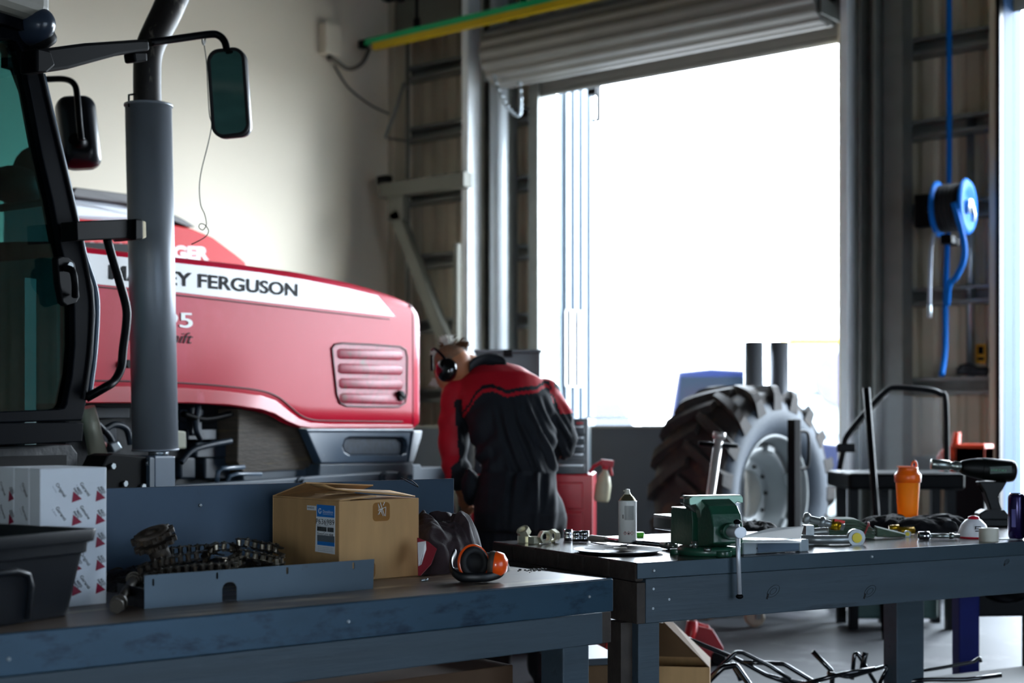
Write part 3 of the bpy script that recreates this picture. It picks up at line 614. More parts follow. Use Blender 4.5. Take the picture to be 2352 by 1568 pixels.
top = [(150, 556), (190, 563), (300, 577), (400, 588), (560, 606), (700, 625), (800, 645), (860, 660), (900, 673), (930, 683), (950, 692)]
bot = [(150, 926), (200, 925), (430, 925), (520, 930), (560, 935), (600, 942), (630, 952), (655, 968), (680, 979), (710, 983), (968, 984)]
def ring(x, zb, zt, y0=0, W2=.95, rr=.10):
    p = [Vector((x, y0+.035, zb)), Vector((x, y0, zb+.03))]
    for i in range(1, 9): p.append(Vector((x, y0, zb+.03+(zt-rr-zb-.03)*i/8)))
    for i in range(1, 7): a = PI/2*i/6; p.append(Vector((x, y0+rr*(1-math.cos(a)), zt-rr+rr*math.sin(a))))
    q = [Vector((x, y0+.3, zt+.012)), Vector((x, W2/2, zt+.02))]
    far = [Vector((v.x, W2-v.y, v.z)) for v in (p+q[:1])[::-1]]
    return p+q+far
rings = []
for px in [150, 200, 300, 400, 450, 500, 540, 570, 600, 620, 640, 655, 670, 690, 710, 750, 800, 840, 870, 900, 925, 947]:
    x, zt = T.py(px, interp(top, px), .05); x, zb = T.py(px, interp(bot, px), 0); rings.append(ring(x, zb, zt))
mb = MB(); mb.loft(rings, closed=False, cap=False); hood = mb.build('hood', m_red, tr_)
r0_ = rings[0]; mb = MB(); mb.bb(r0_[0].x-.02, r0_[0].x-.002, .03, .92, r0_[0].z, r0_[10].z); mb.build('firewall', M('cab_lining', '#6f8b8b', .6, var=.2, vs=3), tr_)
xs = rings[-1][0].x; zs0 = rings[-1][0].z; zs1 = rings[-1][14].z
rings = []
for k in range(11):
    a = k/10*PI/2; x = xs+.012+.30*math.sin(a); y0 = .42*(1-math.cos(a)); W2 = .95
    zt = zs1-.30*(1-math.cos(a))*1.0-.03*math.sin(a); zb = zs0+.10*(1-math.cos(a))
    rings.append(ring(x, zb, zt, y0, W2, .10))
mb = MB(); mb.loft(rings, closed=False, cap=False); mb.add(rings[-1], [tuple(range(len(rings[-1])))], False); mb.build('nose_cowl', m_red, tr_)
mb = MB(); mb.bb(xs-.004, xs+.016, .012, .93, zs0+.02, zs1-.03); mb.build('nose_gap', m_reddk, tr_)
def onhood(pts, y=-.003): return [T.py(a, b, y) for a, b in pts]
# white stripe and lettering
sp = onhood([(165, 575), (200, 581), (300, 592), (400, 603), (500, 614), (600, 626), (700, 642), (800, 662), (868, 679), (908, 727), (800, 715), (700, 704), (600, 693), (500, 681), (400, 670), (300, 660), (165, 646)])
mb = MB(); mb.prism(sp, 'y', -.003, .002); mb.build('white_stripe', m_wht, tr_)
def seam(pts, nm, mat, y=-.004, wd=.007):
    P = smooth_path([T.pl(a, b, y) for a, b in pts], 5); mb = MB(); mb.tube(P, wd, 6); mb.build(nm, mat, tr_)
seam([(165, 652), (300, 666), (500, 688), (700, 711), (895, 733)], 'panel_seam', m_reddk, wd=.003)
seam([(165, 874), (300, 875), (430, 880), (520, 887), (600, 897), (640, 912), (668, 935), (690, 953), (715, 963), (760, 966), (925, 968)], 'panel_seam', m_reddk, wd=.004)
# lower lip, slightly proud
P = [(165, 885), (300, 886), (430, 891), (520, 898), (598, 908), (632, 920), (660, 943), (684, 961), (712, 971), (760, 974), (945, 975)]
Q = [(945, 984), (712, 983), (682, 978), (655, 966), (628, 950), (598, 940), (520, 929), (430, 925), (300, 925), (165, 925)]
mb = MB(); mb.prism(onhood(P+Q), 'y', -.012, .01); mb.build('lower_lip', m_redlow, tr_, bevel=.006)
ta = T.pl(251, 640, -.006); tb = T.pl(684, 680, -.006); ex = (tb-ta); L_ = ex.length; ex.normalize(); capz = (T.pl(251, 640, -.006)-T.pl(251, 607, -.006)).length
mb = MB(); put_text(mb, 'MASSEY FERGUSON', ta, ex, (0, 0, 1), capz, width=L_, offset=.022); mb.build('bonnet_lettering', m_ink, tr_)
ta = T.pl(298, 749, -.004); tb = T.pl(444, 752, -.004); ex = (tb-ta); L_ = ex.length; ex.normalize()
mb = MB(); [put_text(mb, '8295', ta+Vector((dx_, -.0001*k_, 0)), ex, (0, 0, 1), (ta-T.pl(298, 714, -.004)).length, width=L_*.97) for k_, dx_ in enumerate((0, .003, .006, .009))]; mb.build('model_number', m_wht, tr_)
ta = T.pl(296, 781, -.004); tb = T.pl(444, 789, -.004); ex = (tb-ta); L_ = ex.length; ex.normalize()
mb = MB(); put_text(mb, 'Dynashift', ta, ex, (0, 0, 1), (ta-T.pl(296, 755, -.004)).length, width=L_, shear=.35); mb.build('model_lettering', m_ink, tr_)
# vent screen
vp = [(762, 800), (768, 791), (785, 788), (850, 791), (918, 796), (931, 803), (935, 820), (934, 905), (930, 925), (915, 934), (840, 934), (795, 932), (780, 925), (773, 905)]
vh = onhood(vp)
m_vent = M('vent_mesh', '#a3283f', .45, var=.25, vs=30, dirt=('#7b4a44', .55, 9)); 
mb = MB(); mb.prism(vh, 'y', -.003, .01); vt = mb.build('vent_screen', m_vent, tr_)
ctr = Vector((sum(p[0] for p in vh)/len(vh), 0, sum(p[1] for p in vh)/len(vh)))
mb = MB(); mb.tube([Vector((p[0], -.004, p[1])) for p in vh], .006, 6, closed=True); mb.build('vent_rim', m_reddk, vt)
for k in range(4):
    a = T.pl(774+k*2, 812+k*34, -.004); b = T.pl(925, 816+k*34, -.004); mb = MB(); rr_ = .030
    mb.loft([[Vector((x, -.003-(.011*math.sin(PI*j/6) if 0 < f < 1 else 0), a.z+(b.z-a.z)*f+rr_*math.cos(PI*j/6)*(1 if .02 < f < .98 else .6))) for j in range(7)] for f, x in ((0, a.x), (.04, a.x+(b.x-a.x)*.04), (.96, a.x+(b.x-a.x)*.96), (1, b.x))], closed=False, cap=False); mb.build('vent_rib', m_vent, vt)
k_ = T.pl(915, 909, 0); mb = MB(); mb.cyl(k_, k_+Vector((0, -.03, 0)), .035, .03, seg=24); mb.box(k_+Vector((0, -.034, .002)), (.05, .012, .014), ry=.3); mb.build('twist_lock', m_blackp, tr_, bevel=.002)
q = T.pl(288, 836, 0); mb = MB(); mb.cyl(q, q+Vector((0, -.03, 0)), .02, seg=12); mb.build('side_latch', m_blackp, tr_)
# lower trim below the nose
def TP(pts, y0, y1, nm, mat, bevel=.008, parent=None, holes=()):
    mb = MB(); mb.prism([T.py(a, b, y0) for a, b in pts], 'y', y0, y1, holes=[[T.py(a, b, y0) for a, b in h] for h in holes]); return mb.build(nm, mat, parent or tr_, bevel=bevel)
slot = [(805, 1003), (925, 1004), (934, 1012), (936, 1025), (932, 1039), (922, 1045), (805, 1045), (792, 1038), (787, 1024), (792, 1009)]
tm = TP([(705, 990), (944, 990), (935, 1062), (738, 1064)], .0, .06, 'lower_trim', m_trim, holes=[slot])
TP(slot, .03, .05, 'trim_screen', M('screen_mesh', '#2a3846', .6, var=.3, vs=40), parent=tm)
TP([(703, 984), (950, 984), (950, 992), (706, 992)], -.012, .05, 'trim_bead', m_trim)
TP([(950, 988), (971, 988), (969, 1000), (950, 1062), (938, 1062)], .02, .8, 'nose_trim', m_trim)
TP([(735, 1065), (950, 1062), (948, 1092), (733, 1098)], .01, .7, 'nose_bracket', m_chas)
TP([(948, 1066), (966, 1066), (968, 1074), (1030, 1072), (1050, 1180), (948, 1180)], .1, .6, 'front_weight', m_chas)
rail = TP([(150, 1130), (436, 1112), (600, 1102), (740, 1092), (905, 1082), (925, 1086), (936, 1096), (937, 1110), (925, 1200), (150, 1200)], -.03, .03, 'chassis_rail', m_chas)
for px, py in ((880, 1098), (921, 1096), (690, 1111)):
    q = T.pl(px, py, -.03); mb = MB(); mb.cyl(q, q+Vector((0, -.035, 0)), .026, seg=6); mb.cyl(q, q+Vector((0, -.012, 0)), .04, seg=20); mb.build('bolt', m_chas, rail)
TP([(555, 1075), (735, 1070), (735, 1102), (560, 1110)], .1, .3, 'cross_member', m_chas)
mb = MB(); mb.tube([T.pl(498, 1112, .0), T.pl(500, 1083, .0), T.pl(510, 1075, .0), T.pl(560, 1072, .0)], .012, 8); mb.tube([T.pl(520, 1112, .02), T.pl(528, 1092, .02), T.pl(545, 1088, .02), T.pl(600, 1088, .02)], .01, 8); mb.build('pipe', m_trim, tr_)
# radiator shroud and engine
m_rad = M('radiator_mesh', '#4b4238', .65, var=.25, vs=6, bump=.6, bs=20, stretch=(1, 1, 14), dirt=('#6b5b3c', .58, 4))
TP([(548, 938), (640, 955), (702, 990), (728, 1062), (700, 1078), (640, 1080), (560, 1088), (545, 1060)], .08, .8, 'radiator', m_rad)
TP([(150, 915), (560, 915), (560, 1120), (150, 1130)], .22, .75, 'engine_block', m_eng, bevel=.02)
rnd = random.Random(3)
m_enb = M('engine_blue', '#1e2a36', .45, var=.3, vs=9)
for (x0, y0, x1, y1) in ((215, 935, 300, 960), (415, 940, 470, 968), (430, 985, 500, 1010), (450, 1015, 540, 1050), (470, 1050, 530, 1100), (415, 1050, 450, 1100), (440, 930, 465, 1000), (225, 980, 270, 1020)):
    TP([(x0, y0), (x1, y0), (x1, y1), (x0, y1)], .13+rnd.random()*.05, .25, 'engine_part', m_enb, bevel=.012)
for pts in ([(415, 1062), (440, 1035), (480, 1022), (530, 1012)], [(420, 950), (470, 962), (530, 950)], [(215, 965), (250, 1000), (262, 1030)], [(455, 930), (450, 980), (462, 1010)], [(235, 990), (262, 975), (290, 985), (300, 1020)]):
    mb = MB(); mb.tube(smooth_path([T.pl(a, b, .1) for a, b in pts]), .016, 8); mb.build('engine_hose', m_enb if pts[0][0] % 2 else m_blackp, tr_)
TP([(404, 988), (428, 990), (429, 1030), (404, 1031)], .0, .08, 'fuel_filter', M('filter_cream', '#b8b7a0', .5, var=.1))
TP([(228, 1000), (248, 1018), (246, 1030), (232, 1026)], .06, .1, 'orange_plug', M('plug', '#9a3a30', .5)); TP([(252, 1020), (272, 1012), (284, 1030), (262, 1040)], .05, .1, 'grey_plug', m_galv)
# exhaust stack
ey = -.30
a = T.pl(357, 1030, ey); b = T.pl(341, 246, ey); dr = (a-b).normalized(); rad = 51/FPX*6.5
m_muf = M('muffler_grey', '#80858c', .42, metal=.3, var=.12, vs=3, stretch=(1, 1, .3), dirt=('#474a50', .6, 3))
mb = MB(); mb.cyl(a, b, rad*.99, rad, seg=48); mf = mb.build('muffler', m_muf, tr_)
mb = MB(); mb.cyl(b, b-dr*.012, rad*1.05, seg=48); mb.cyl(a, a+dr*.01, rad*1.03, seg=48); mb.build('muffler_rim', m_muf, mf, bevel=.003)
mb = MB(); mb.cyl(T.pl(364, 1032, ey), T.pl(364, 1048, ey), .045, seg=20); mb.build('inlet', m_galv, mf)
pts = smooth_path([T.pl(339, 243, ey), T.pl(338, 190, ey), T.pl(339, 140, ey), T.pl(346, 105, ey), T.pl(362, 70, ey), T.pl(382, 30, ey), T.pl(400, -12, ey)], 6)
m_pipe = M('pipe_burnt', '#2b2724', .5, metal=.4, var=.35, vs=14, stretch=(1, 1, .3), dirt=('#857c70', .6, 16))
mb = MB(); mb.tube(pts, [.061]*14+[.061+.0004*i for i in range(len(pts)-14)], 28); mb.build('exhaust_pipe', m_pipe, tr_)
mb = MB(); mb.tube([T.pl(296, 246, ey+.02), T.pl(296, 218, ey+.02), T.pl(310, 216, ey+.02)], .005, 6); mb.build('wire_bracket', m_blackp, mf)
# box bracket under the stack
TP([(232, 1130), (232, 1075), (246, 1046), (262, 1041), (345, 1049), (345, 1135)], -.42, -.3, 'stack_bracket', M('bracket_black', '#030405', .7, spec=.1)); 
TP([(344, 1049), (355, 1049), (355, 1200), (344, 1200)], -.44, -.3, 'bracket_edge', m_chas); TP([(356, 1046), (403, 1046), (404, 1200), (356, 1200)], -.44, -.25, 'bracket_channel', m_trim)
for px, py in ((257, 1070), (285, 1110), (327, 1117), (338, 1063)):
    q = T.pl(px, py, -.42); mb = MB(); mb.cyl(q, q+Vector((0, -.012, 0)), .013, seg=6); mb.build('bracket_bolt', m_galv, tr_)
# silver intake pipe
mb = MB(); mb.tube([T.pl(200, 935, -.2), T.pl(212, 985, -.2), T.pl(232, 1075, -.2)], [.034, .037, .043], 20); mb.build('intake_pipe', M('intake_silver', '#a7a28e', .45, metal=.3, var=.12, vs=5), tr_)
# ---------------------------------------------------------------- cab
cy = -.45
def CP(pts, y0, y1, nm, mat, bevel=.006, parent=None, holes=()): return TP(pts, y0, y1, nm, mat, bevel, parent, holes)
outer = [(-420, 40), (-40, 62), (40, 62), (62, 72), (78, 100), (100, 190), (130, 315), (163, 450), (195, 586), (216, 660), (220, 722), (214, 820), (200, 917), (190, 965), (-420, 985)]
inner = [(-60, 88), (25, 92), (40, 98), (50, 115), (72, 220), (98, 360), (121, 458), (140, 560), (160, 650), (171, 703), (172, 792), (166, 860), (153, 925), (146, 937), (130, 940), (-60, 948)]
m_cabg = tinted_glass('cab_glass', '#86bcbc')
cb = CP(outer, cy, cy+.07, 'cab_door', m_cab, holes=[inner])
mb = MB(); mb.prism([T.py(a, b, cy+.03) for a, b in inner], 'y', cy+.03, cy+.034); mb.build('side_window', m_cabg, cb)
g = [(82, 100), (112, 235), (150, 390), (185, 545), (208, 660), (212, 722), (206, 820), (192, 915)]
mb = MB(); mb.tube(smooth_path([T.pl(a, b, cy-.004) for a, b in g], 4), .006, 8); mb.build('door_seal', m_rubber, cb)
g = [(97, 170), (128, 300), (160, 435), (193, 580), (219, 662), (223, 722), (217, 820), (204, 915)]
mb = MB(); mb.tube(smooth_path([T.pl(a, b, cy+.03) for a, b in g], 4), .012, 8); mb.build('pillar_trim', m_trim, tr_)
hp = [(131, 592), (140, 588), (160, 592), (172, 602), (180, 640), (184, 682), (178, 694), (152, 702), (144, 695), (136, 650)]
hd = CP(hp, cy-.035, cy, 'door_handle', m_blackp, .01, cb)
q = T.pl(158, 610, cy-.035); mb = MB(); mb.cyl(q, q+Vector((0, -.012, 0)), .014, seg=20); mb.build('lock_cylinder', m_galv, hd)
mb = MB(); mb.tube(smooth_path([T.pl(148, 615, cy-.04), T.pl(166, 622, cy-.075), T.pl(172, 650, cy-.08), T.pl(172, 680, cy-.05)], 4), .014, 10); mb.build('grip', m_blackp, hd)
CP([(-420, 992), (-420, 975), (175, 970), (192, 972), (189, 1014), (-420, 1040)], cy-.02, cy+.3, 'cab_sill', m_cab, .015)
CP([(-420, 1048), (-420, 1038), (165, 1020), (180, 1040), (178, 1085), (-420, 1110)], cy+.1, cy+.5, 'cab_step', m_eng, .01)
# cab shell: far side, rear, floor, windscreen pillars
xf = T.py(190, 900, cy)[0]; xr = xf-1.7; zf = H-.12; x1, z1 = T.py(62, 72, cy); Y2 = .85
mb = MB(); mb.bb(xr, xf-.02, cy+.07, Y2, zf-.12, zf); mb.build('cab_floor', m_blackp, tr_)
mb = MB(); mb.box(((xf+x1)/2, Y2, (zf+z1)/2), (.09, .07, (z1-zf)*1.02), ry=math.atan2(x1-xf, z1-zf)); mb.bb(xr, xr+.1, Y2-.03, Y2+.03, zf, z1); mb.bb(xr, xf, Y2-.03, Y2+.03, zf, zf+.1); mb.bb(xr, xr+.08, cy, cy+.08, zf, z1); mb.build('cab_frame', m_cab, tr_); m_int = M('cab_lining', '#6f8b8b', .6, var=.2, vs=3); mb = MB(); mb.bb(xr, xf-.1, Y2-.06, Y2-.03, zf, zf+.62); mb.bb(xf-.12, xf-.06, cy+.2, Y2-.1, zf, zf+.72); mb.build('cab_lining', m_int, tr_)
mb = MB(); mb.bb(xr-.15, T.py(114, 30, cy-.08)[0]+.03, cy-.08, cy+.14, z1+.03, z1+.25); rf = mb.build('cab_roof', M('roof_grey', '#7b786e', .5, var=.12, vs=5, dirt=('#6e6a5c', .6, 8)), tr_, bevel=.06, seg=4)
mb = MB(); mb.bb(xr, x1+.02, cy-.03, cy+.10, z1-.01, z1+.03); mb.build('roof_gutter', m_cab, tr_)
q = T.pl(93, 56, cy-.05)
mb = MB(); mb.ell(q+Vector((0, .05, 0)), (.070, .11, .080), 24, 14, R=Matrix.Rotation(.3, 3, 'Y')); wl_ = mb.build('work_light', M('lamp_shell', '#2d3745', .3, coat=.3), rf)
mb = MB(); mb.lathe([(0, .012), (.07, .005), (.078, -.01), (.078, -.03)], q+Vector((.04, .05, -.07)), 24, ax=(.6, 0, -.8)); mb.build('lamp_lens', m_blackp, wl_)
# interior
mb = MB(); mb.bb(xr+.25, xr+.8, .2, .75, zf, zf+.45); mb.box((xr+.3, .47, zf+.8), (.14, .5, .8), ry=-.12); mb.build('seat', M('seat_fabric', '#4b6668', .8, var=.2), tr_, bevel=.06, seg=3)
mb = MB(); mb.box((xf-.3, .47, zf+.3), (.25, .35, .6), ry=-.25); mb.build('dashboard', M('dash_grey', '#2b3c40', .6), tr_, bevel=.05, seg=3)
mb = MB(); c_ = Vector((xf-.52, .47, zf+.78)); A = Vector((-.5, 0, .85)).normalized(); B_ = A.cross(Vector((0, 1, 0))).normalized()
mb.tube([c_+Vector((0, .19*math.cos(t*PI/12), 0))+B_*(.19*math.sin(t*PI/12)) for t in range(24)], .016, 8, closed=True); mb.tube([c_-Vector((0, .18, 0)), c_, c_+Vector((0, .18, 0))], .012, 8); mb.cyl(c_, (xf-.3, .47, zf+.45), .035); mb.build('steering_wheel', m_blackp, tr_)
mb = MB(); mb.tube(smooth_path([T.pl(0, 478, 0), T.pl(60, 470, 0), T.pl(118, 462, 0)], 4), .016, 8); mb.tube([T.pl(2, 95, -.2), T.pl(30, 170, -.2), T.pl(70, 277, -.2), T.pl(77, 272, -.2), T.pl(28, 150, -.2)], .006, 6); mb.box(T.pl(28, 145, -.2), (.08, .04, .05)); mb.tube([T.pl(5, 100, -.2), T.pl(25, 150, -.2)], .02, 8); mb.build('wiper_arm', m_blackp, tr_)
mb = MB(); mb.ell(T.pl(78, 400, .5), (.10, .1, .13), 16, 10); mb.ell(T.pl(35, 425, .5), (.14, .12, .09), 16, 10); mb.build('control_console', m_blackp, tr_)
# indicator arm and grab rail
CP([(176, 508), (300, 503), (322, 503), (324, 550), (308, 551), (290, 547), (178, 552)], -.56, -.47, 'indicator_arm', m_blackp, .008)
CP([(312, 502), (328, 503), (329, 550), (312, 551)], -.58, -.45, 'indicator_housing', m_blackp, .006)
CP([(328, 506), (336, 508), (337, 546), (328, 549)], -.57, -.46, 'indicator_lens', M('lens_amber_white', '#e8d9b8', .2, var=.1, vs=30), .006)
mb = MB(); mb.tube(smooth_path([T.pl(246, 548, -.5), T.pl(256, 585, -.5), T.pl(274, 645, -.5), T.pl(290, 705, -.5), T.pl(290, 745, -.5), T.pl(283, 800, -.5), T.pl(278, 845, -.5), T.pl(262, 875, -.5), T.pl(240, 890, -.5), T.pl(198, 914, -.44)], 5), .018, 12); mb.build('grab_rail', m_blacks, tr_)
# mirror arm
am = CP([(78, 120), (92, 112), (200, 98), (320, 90), (343, 91), (346, 116), (318, 120), (270, 128), (225, 140), (160, 158), (95, 167), (80, 160)], -.68, -.60, 'mirror_arm', m_blackp, .012)
CP([(306, 120), (340, 120), (341, 140), (310, 143)], -.67, -.61, 'arm_knob', m_blackp, .01, am)
CP([(84, 110), (118, 118), (128, 150), (110, 166), (84, 164)], -.70, -.61, 'arm_hinge', m_blackp, .008, am); mb = MB(); mb.cyl(T.pl(104, 140, -.66), T.pl(104, 140, cy), .018, seg=14); mb.build('hinge_pin', m_blackp, am)
mb = MB(); mb.tube(smooth_path([T.pl(343, 98, -.64), T.pl(400, 90, -.66), T.pl(480, 79, -.70), T.pl(503, 82, -.72), T.pl(516, 96, -.74), T.pl(521, 116, -.75)], 5), .016, 12); mb.build('mirror_rod', m_blacks, am)
m_mirror = M('mirror_glass', '#8fb0ad', .04, metal=1, var=0)
def mirror(px, py, dist, wpx, hpx, tilt, yaw, front, name, parent):
    """housing centred on the ray; local frame faces the viewer when front"""
    q = W(px, py, dist); wd = wpx/FPX*dist; ht = hpx/FPX*dist
    e = bpy.data.objects.new(name, None)
    R_ = Matrix.Rotation(yaw, 3, 'Z')@Matrix.Rotation(tilt, 3, 'Y')
    loc = T.l(q); Rl = Matrix.Rotation(-TY, 3, 'Z')@R_
    def X(x, y, z): return loc+Rl@Vector((x, y, z))
    rr_ = [rrect(0, 0, wd*s, ht*s2, wd*.30*s, 6) for s, s2 in ((1, 1), (.97, .985), (.8, .88), (.5, .62))]
    mb = MB(); rings = [[X(x, y, z) for x, z in rr_[i]] for i, y in ((0, 0), (0, .03), (1, .05), (2, .085), (3, .1))]
    mb.loft(rings, cap=True); hs = mb.build(name, M('mirror_shell', '#1a1e24', .3, coat=.3, var=.1), parent)
    mb = MB(); gl = rrect(0, 0, wd*.88, ht*.94, wd*.26, 6); mb.loft([[X(x, -.004, z) for x, z in gl], [X(x, .004, z) for x, z in gl]], smooth=False); mb.build('mirror_glass', m_mirror, hs)
    mb = MB(); mb.tube([X(x, -.003, z) for x, z in rrect(0, 0, wd*.94, ht*.965, wd*.28, 6)], .008, 8, closed=True); mb.build('mirror_rim', m_rubber, hs)
    return hs, X
mirror(525, 213, 6.12, 88, 204, -.07, YAW-.12, True, 'mirror_head', am)
# the second mirror shows its back
hs, X2 = mirror(180, 307, 6.9, 88, 166, .11, YAW+PI+.35, False, 'mirror_head', tr_)
q = T.l(W(172, 320, 6.72)); mb = MB(); mb.cyl(q, q+Vector((.1, .05, 0)), .03, seg=20); mb.build('mirror_boss', m_blackp, hs)
mb = MB(); mb.tube(smooth_path([T.l(W(60, 183, 6.8)), T.l(W(105, 182, 6.8)), T.l(W(150, 182, 6.75)), T.l(W(172, 196, 6.72)), T.l(W(178, 230, 6.7)), T.l(W(183, 290, 6.7)), T.l(W(187, 322, 6.7))], 5), .015, 10); mb.build('mirror_rod', m_blacks, tr_)
# wire hanging from the mirror rod
mb = MB(); dw = 6.18
pts = smooth_path([W(468, 98, dw), W(474, 140, dw), W(477, 200, dw), W(481, 262, dw), W(486, 287, dw), W(478, 330, dw), W(463, 390, dw), W(458, 430, dw), W(461, 470, dw), W(470, 492, dw), W(474, 515, dw), W(466, 528, dw), W(457, 522, dw), W(460, 514, dw), W(470, 516, dw), W(479, 530, dw), W(470, 545, dw), W(440, 561, dw)], 6)
mb.tube(pts, .0022, 6)
for k in range(3): mb.tube([W(468+6*math.cos(t*PI/6)*.6, 85+k*4+10*math.sin(t*PI/6), dw-.02+.02*math.cos(t*PI/6)) for t in range(12)], .003, 5, closed=True)
o = mb.build('twine', M('wire_olive', '#3f3d2c', .6)); tag(o, 'thin wire tied to the mirror arm and hanging down in a loose curl', 'wire')
# stands that carry the chassis behind the bench
for x in (.3, 1.9):
    mb = MB(); mb.bb(x-.1, x+.1, .1, .8, 0, .75); mb.bb(x-.2, x+.2, .05, .85, 0, .04); mb.build('support_leg', m_chas, tr_)
mb = MB(); mb.bb(-1.2, 2.2, .1, .8, .7, .98); mb.build('underbody', m_eng, tr_)
mb = MB(); mb.cyl((-1.5, .9, .85), (-1.5, 1.45, .85), .85, seg=48); mb.build('rear_wheel', m_rubber, tr_, bevel=.06)
# ================================================================ SECOND MACHINE BEHIND
y2 = 1.75
m2 = thing('red_harvester', 'second red machine with a black edged silver top behind the tractor bonnet', 'farm machine', tuple(T.w(0, y2, 0)), TY)
T2 = Fr(T.w(0, y2, 0), TY)
def SP(pts, y0, y1, nm, mat, bevel=.02, parent=None):
    mb = MB(); mb.prism([T2.py(a, b, y0) for a, b in pts], 'y', y0, y1); return mb.build(nm, mat, parent or m2, bevel=bevel)
m_red2 = M('bright_red', '#dd1018', .5, var=.03, spec=.25)
SP([(140, 640), (140, 499), (300, 510), (400, 516), (440, 524), (490, 545), (540, 582), (566, 604), (566, 640)], .0, .45, 'body', m_red2, .05)
SP([(140, 505), (140, 455), (170, 455), (300, 470), (330, 490), (340, 512)], .05, .42, 'silver_cover', M('silver_cover', '#cfd6de', .35, var=.04), .03)
SP([(175, 452), (166, 445), (175, 430), (300, 446), (420, 502), (450, 521), (430, 520), (300, 468)], .0, .45, 'top_edge', M('dark_edge', '#4a4646', .5), .005)
mb = MB(); xa = T2.py(140, 560, 0); za = T2.py(140, 640, 0)[1]; zb3 = T2.py(140, 455, .05)[1]; mb.bb(xa[0]-.03, xa[0]-.004, -.01, .46, za, zb3); mb.build('rear_panel', M('silver_cover', '#cfd6de', .35), m2)
SP([(140, 585), (140, 553), (300, 560), (300, 590)], -.02, .3, 'side_recess', m_blackp, .005)
ta = T2.pl(278, 590, -.004); tb = T2.pl(480, 596, -.004); ex = (tb-ta); L_ = ex.length; ex.normalize()
mb = MB(); put_text(mb, 'CHALLENGER', T2.pl(190, 587, -.004), ex, (0, 0, 1), .085, width=(tb-T2.pl(190, 587, -.004)).length, offset=.05); mb.build('side_lettering', m_wht, m2)
mb = MB(); mb.bb(-1.0, 1.4, .1, .9, 0, 1.9); mb.build('underbody', m_eng, m2)
# ================================================================ WORKBENCHES
m_bsteel = M('bench_steel', '#2a4456', .36, metal=.35, var=.18, vs=2.5, stretch=(1, 1, 2.5), bump=.03, bs=40, dirt=('#15283a', .52, 5))
m_btop = M('bench_top', '#54483f', .36, metal=.05, var=.2, vs=3, bump=.05, bs=25, dirt=('#94826a', .52, 4), stretch=(.6, 3, 1))
m_wood = M('bench_timber', '#36444e', .5, var=.14, vs=3, stretch=(.6, 6, 6), bump=.12, bs=12, dirt=('#28323a', .6, 3))
m_endw = M('timber_end', '#37302b', .7, var=.3, vs=14, bump=.25, bs=50)
b1o = G(1405, 1330, .9); b1b = G(0, 1456, .9); B1 = Fr((b1o.x, b1o.y, 0), math.atan2((b1o-b1b).y, (b1o-b1b).x))
b2o = G(1463, 1293, .9); b2b = G(2352, 1243, .9); B2 = Fr((b2o.x, b2o.y, 0), math.atan2((b2b-b2o).y, (b2b-b2o).x))
be = thing('workbench', 'front workbench with a worn blue steel edge, holding the boxes and the chains', 'workbench', tuple(B1.o), B1.yaw)
LB = 2.4
mb = MB(); mb.bb(-LB, 0, .004, .80, .86, .9); mb.build('bench_top', m_btop, be, bevel=.002)
mb = MB(); mb.bb(-LB, .003, -.004, .004, .807, .901); mb.bb(-.004, .003, .004, .8, .86, .901); ed = mb.build('steel_edge', m_bsteel, be, bevel=.003)
for px, py in ((800, 1427), (1353, 1370), (20, 1513)):
    q = B1.pl(px, py, -.004); mb = MB(); mb.lathe([(0, .0025), (.002, .0025), (.0022, .0035), (.004, .0035), (.0045, 0)], q, 14, ax=(0, -1, 0)); mb.build('screw', m_galv, ed)
mb = MB(); mb.bb(-LB, -.035, .0, .045, .715, .806); mb.build('front_rail', m_wood, be, bevel=.003)
mb = MB(); mb.bb(-.035, 0, .002, .78, .715, .806); mb.build('end_rail', m_endw, be, bevel=.003)
for x in (-.115, -LB+.1):
    for y in (.02, .66):
        mb = MB(); mb.bb(x-.055, x+.045, y, y+.1, 0, .715); mb.build('leg', m_wood, be, bevel=.004)
mb = MB(); mb.bb(-LB, -.02, .02, .76, .2, .235); mb.build('lower_shelf', m_endw, be)
mb = MB(); mb.bb(-LB, 0, .79, .80, .9, 1.172); bk = mb.build('backboard', M('backboard_steel', '#2a3c4d', .42, metal=.4, var=.12, vs=2, dirt=('#2a3846', .55, 3)), be, bevel=.001)
q = B1.pl(460, 1160, .788); mb = MB(); mb.lathe([(0, .002), (.002, .002), (.0024, .004), (.0045, .004), (.005, 0)], q, 14, ax=(0, -1, 0)); mb.build('screw', m_galv, bk)
# second bench
bf2 = thing('workbench', 'right hand workbench carrying the green vise, with a thick timber apron', 'workbench', tuple(B2.o), B2.yaw)
L2 = 3.0; D2_ = 1.0
mb = MB(); mb.bb(0.004, L2, .004, D2_, .885, .9); mb.build('bench_top', M('bench_top_dark', '#3a3536', .22, metal=.2, var=.15, vs=3, dirt=('#4d4338', .62, 5)), bf2, bevel=.002)
mb = MB(); mb.bb(0, L2, -.003, .004, .848, .9005); e2_ = mb.build('steel_edge', M('bench_steel_grey', '#3b4a54', .4, metal=.4, var=.12, vs=3), bf2, bevel=.002)
n = 6
for k in range(n):
    mb = MB(); y0 = .004+k*D2_/n; mb.bb(0, L2, y0+.001, y0+D2_/n-.004, .85, .885); mb.bb(-.002, 0.03, y0+.001, y0+D2_/n-.004, .838, .898); mb.build('top_plank', m_endw, bf2, bevel=.006, seg=2)
mb = MB(); mb.bb(.035, L2, 0, .045, .70, .847); ap = mb.build('front_apron', m_wood, bf2, bevel=.003)
mb = MB(); mb.bb(0, .034, .0, D2_, .70, .835); mb.build('end_apron', m_endw, bf2, bevel=.003)
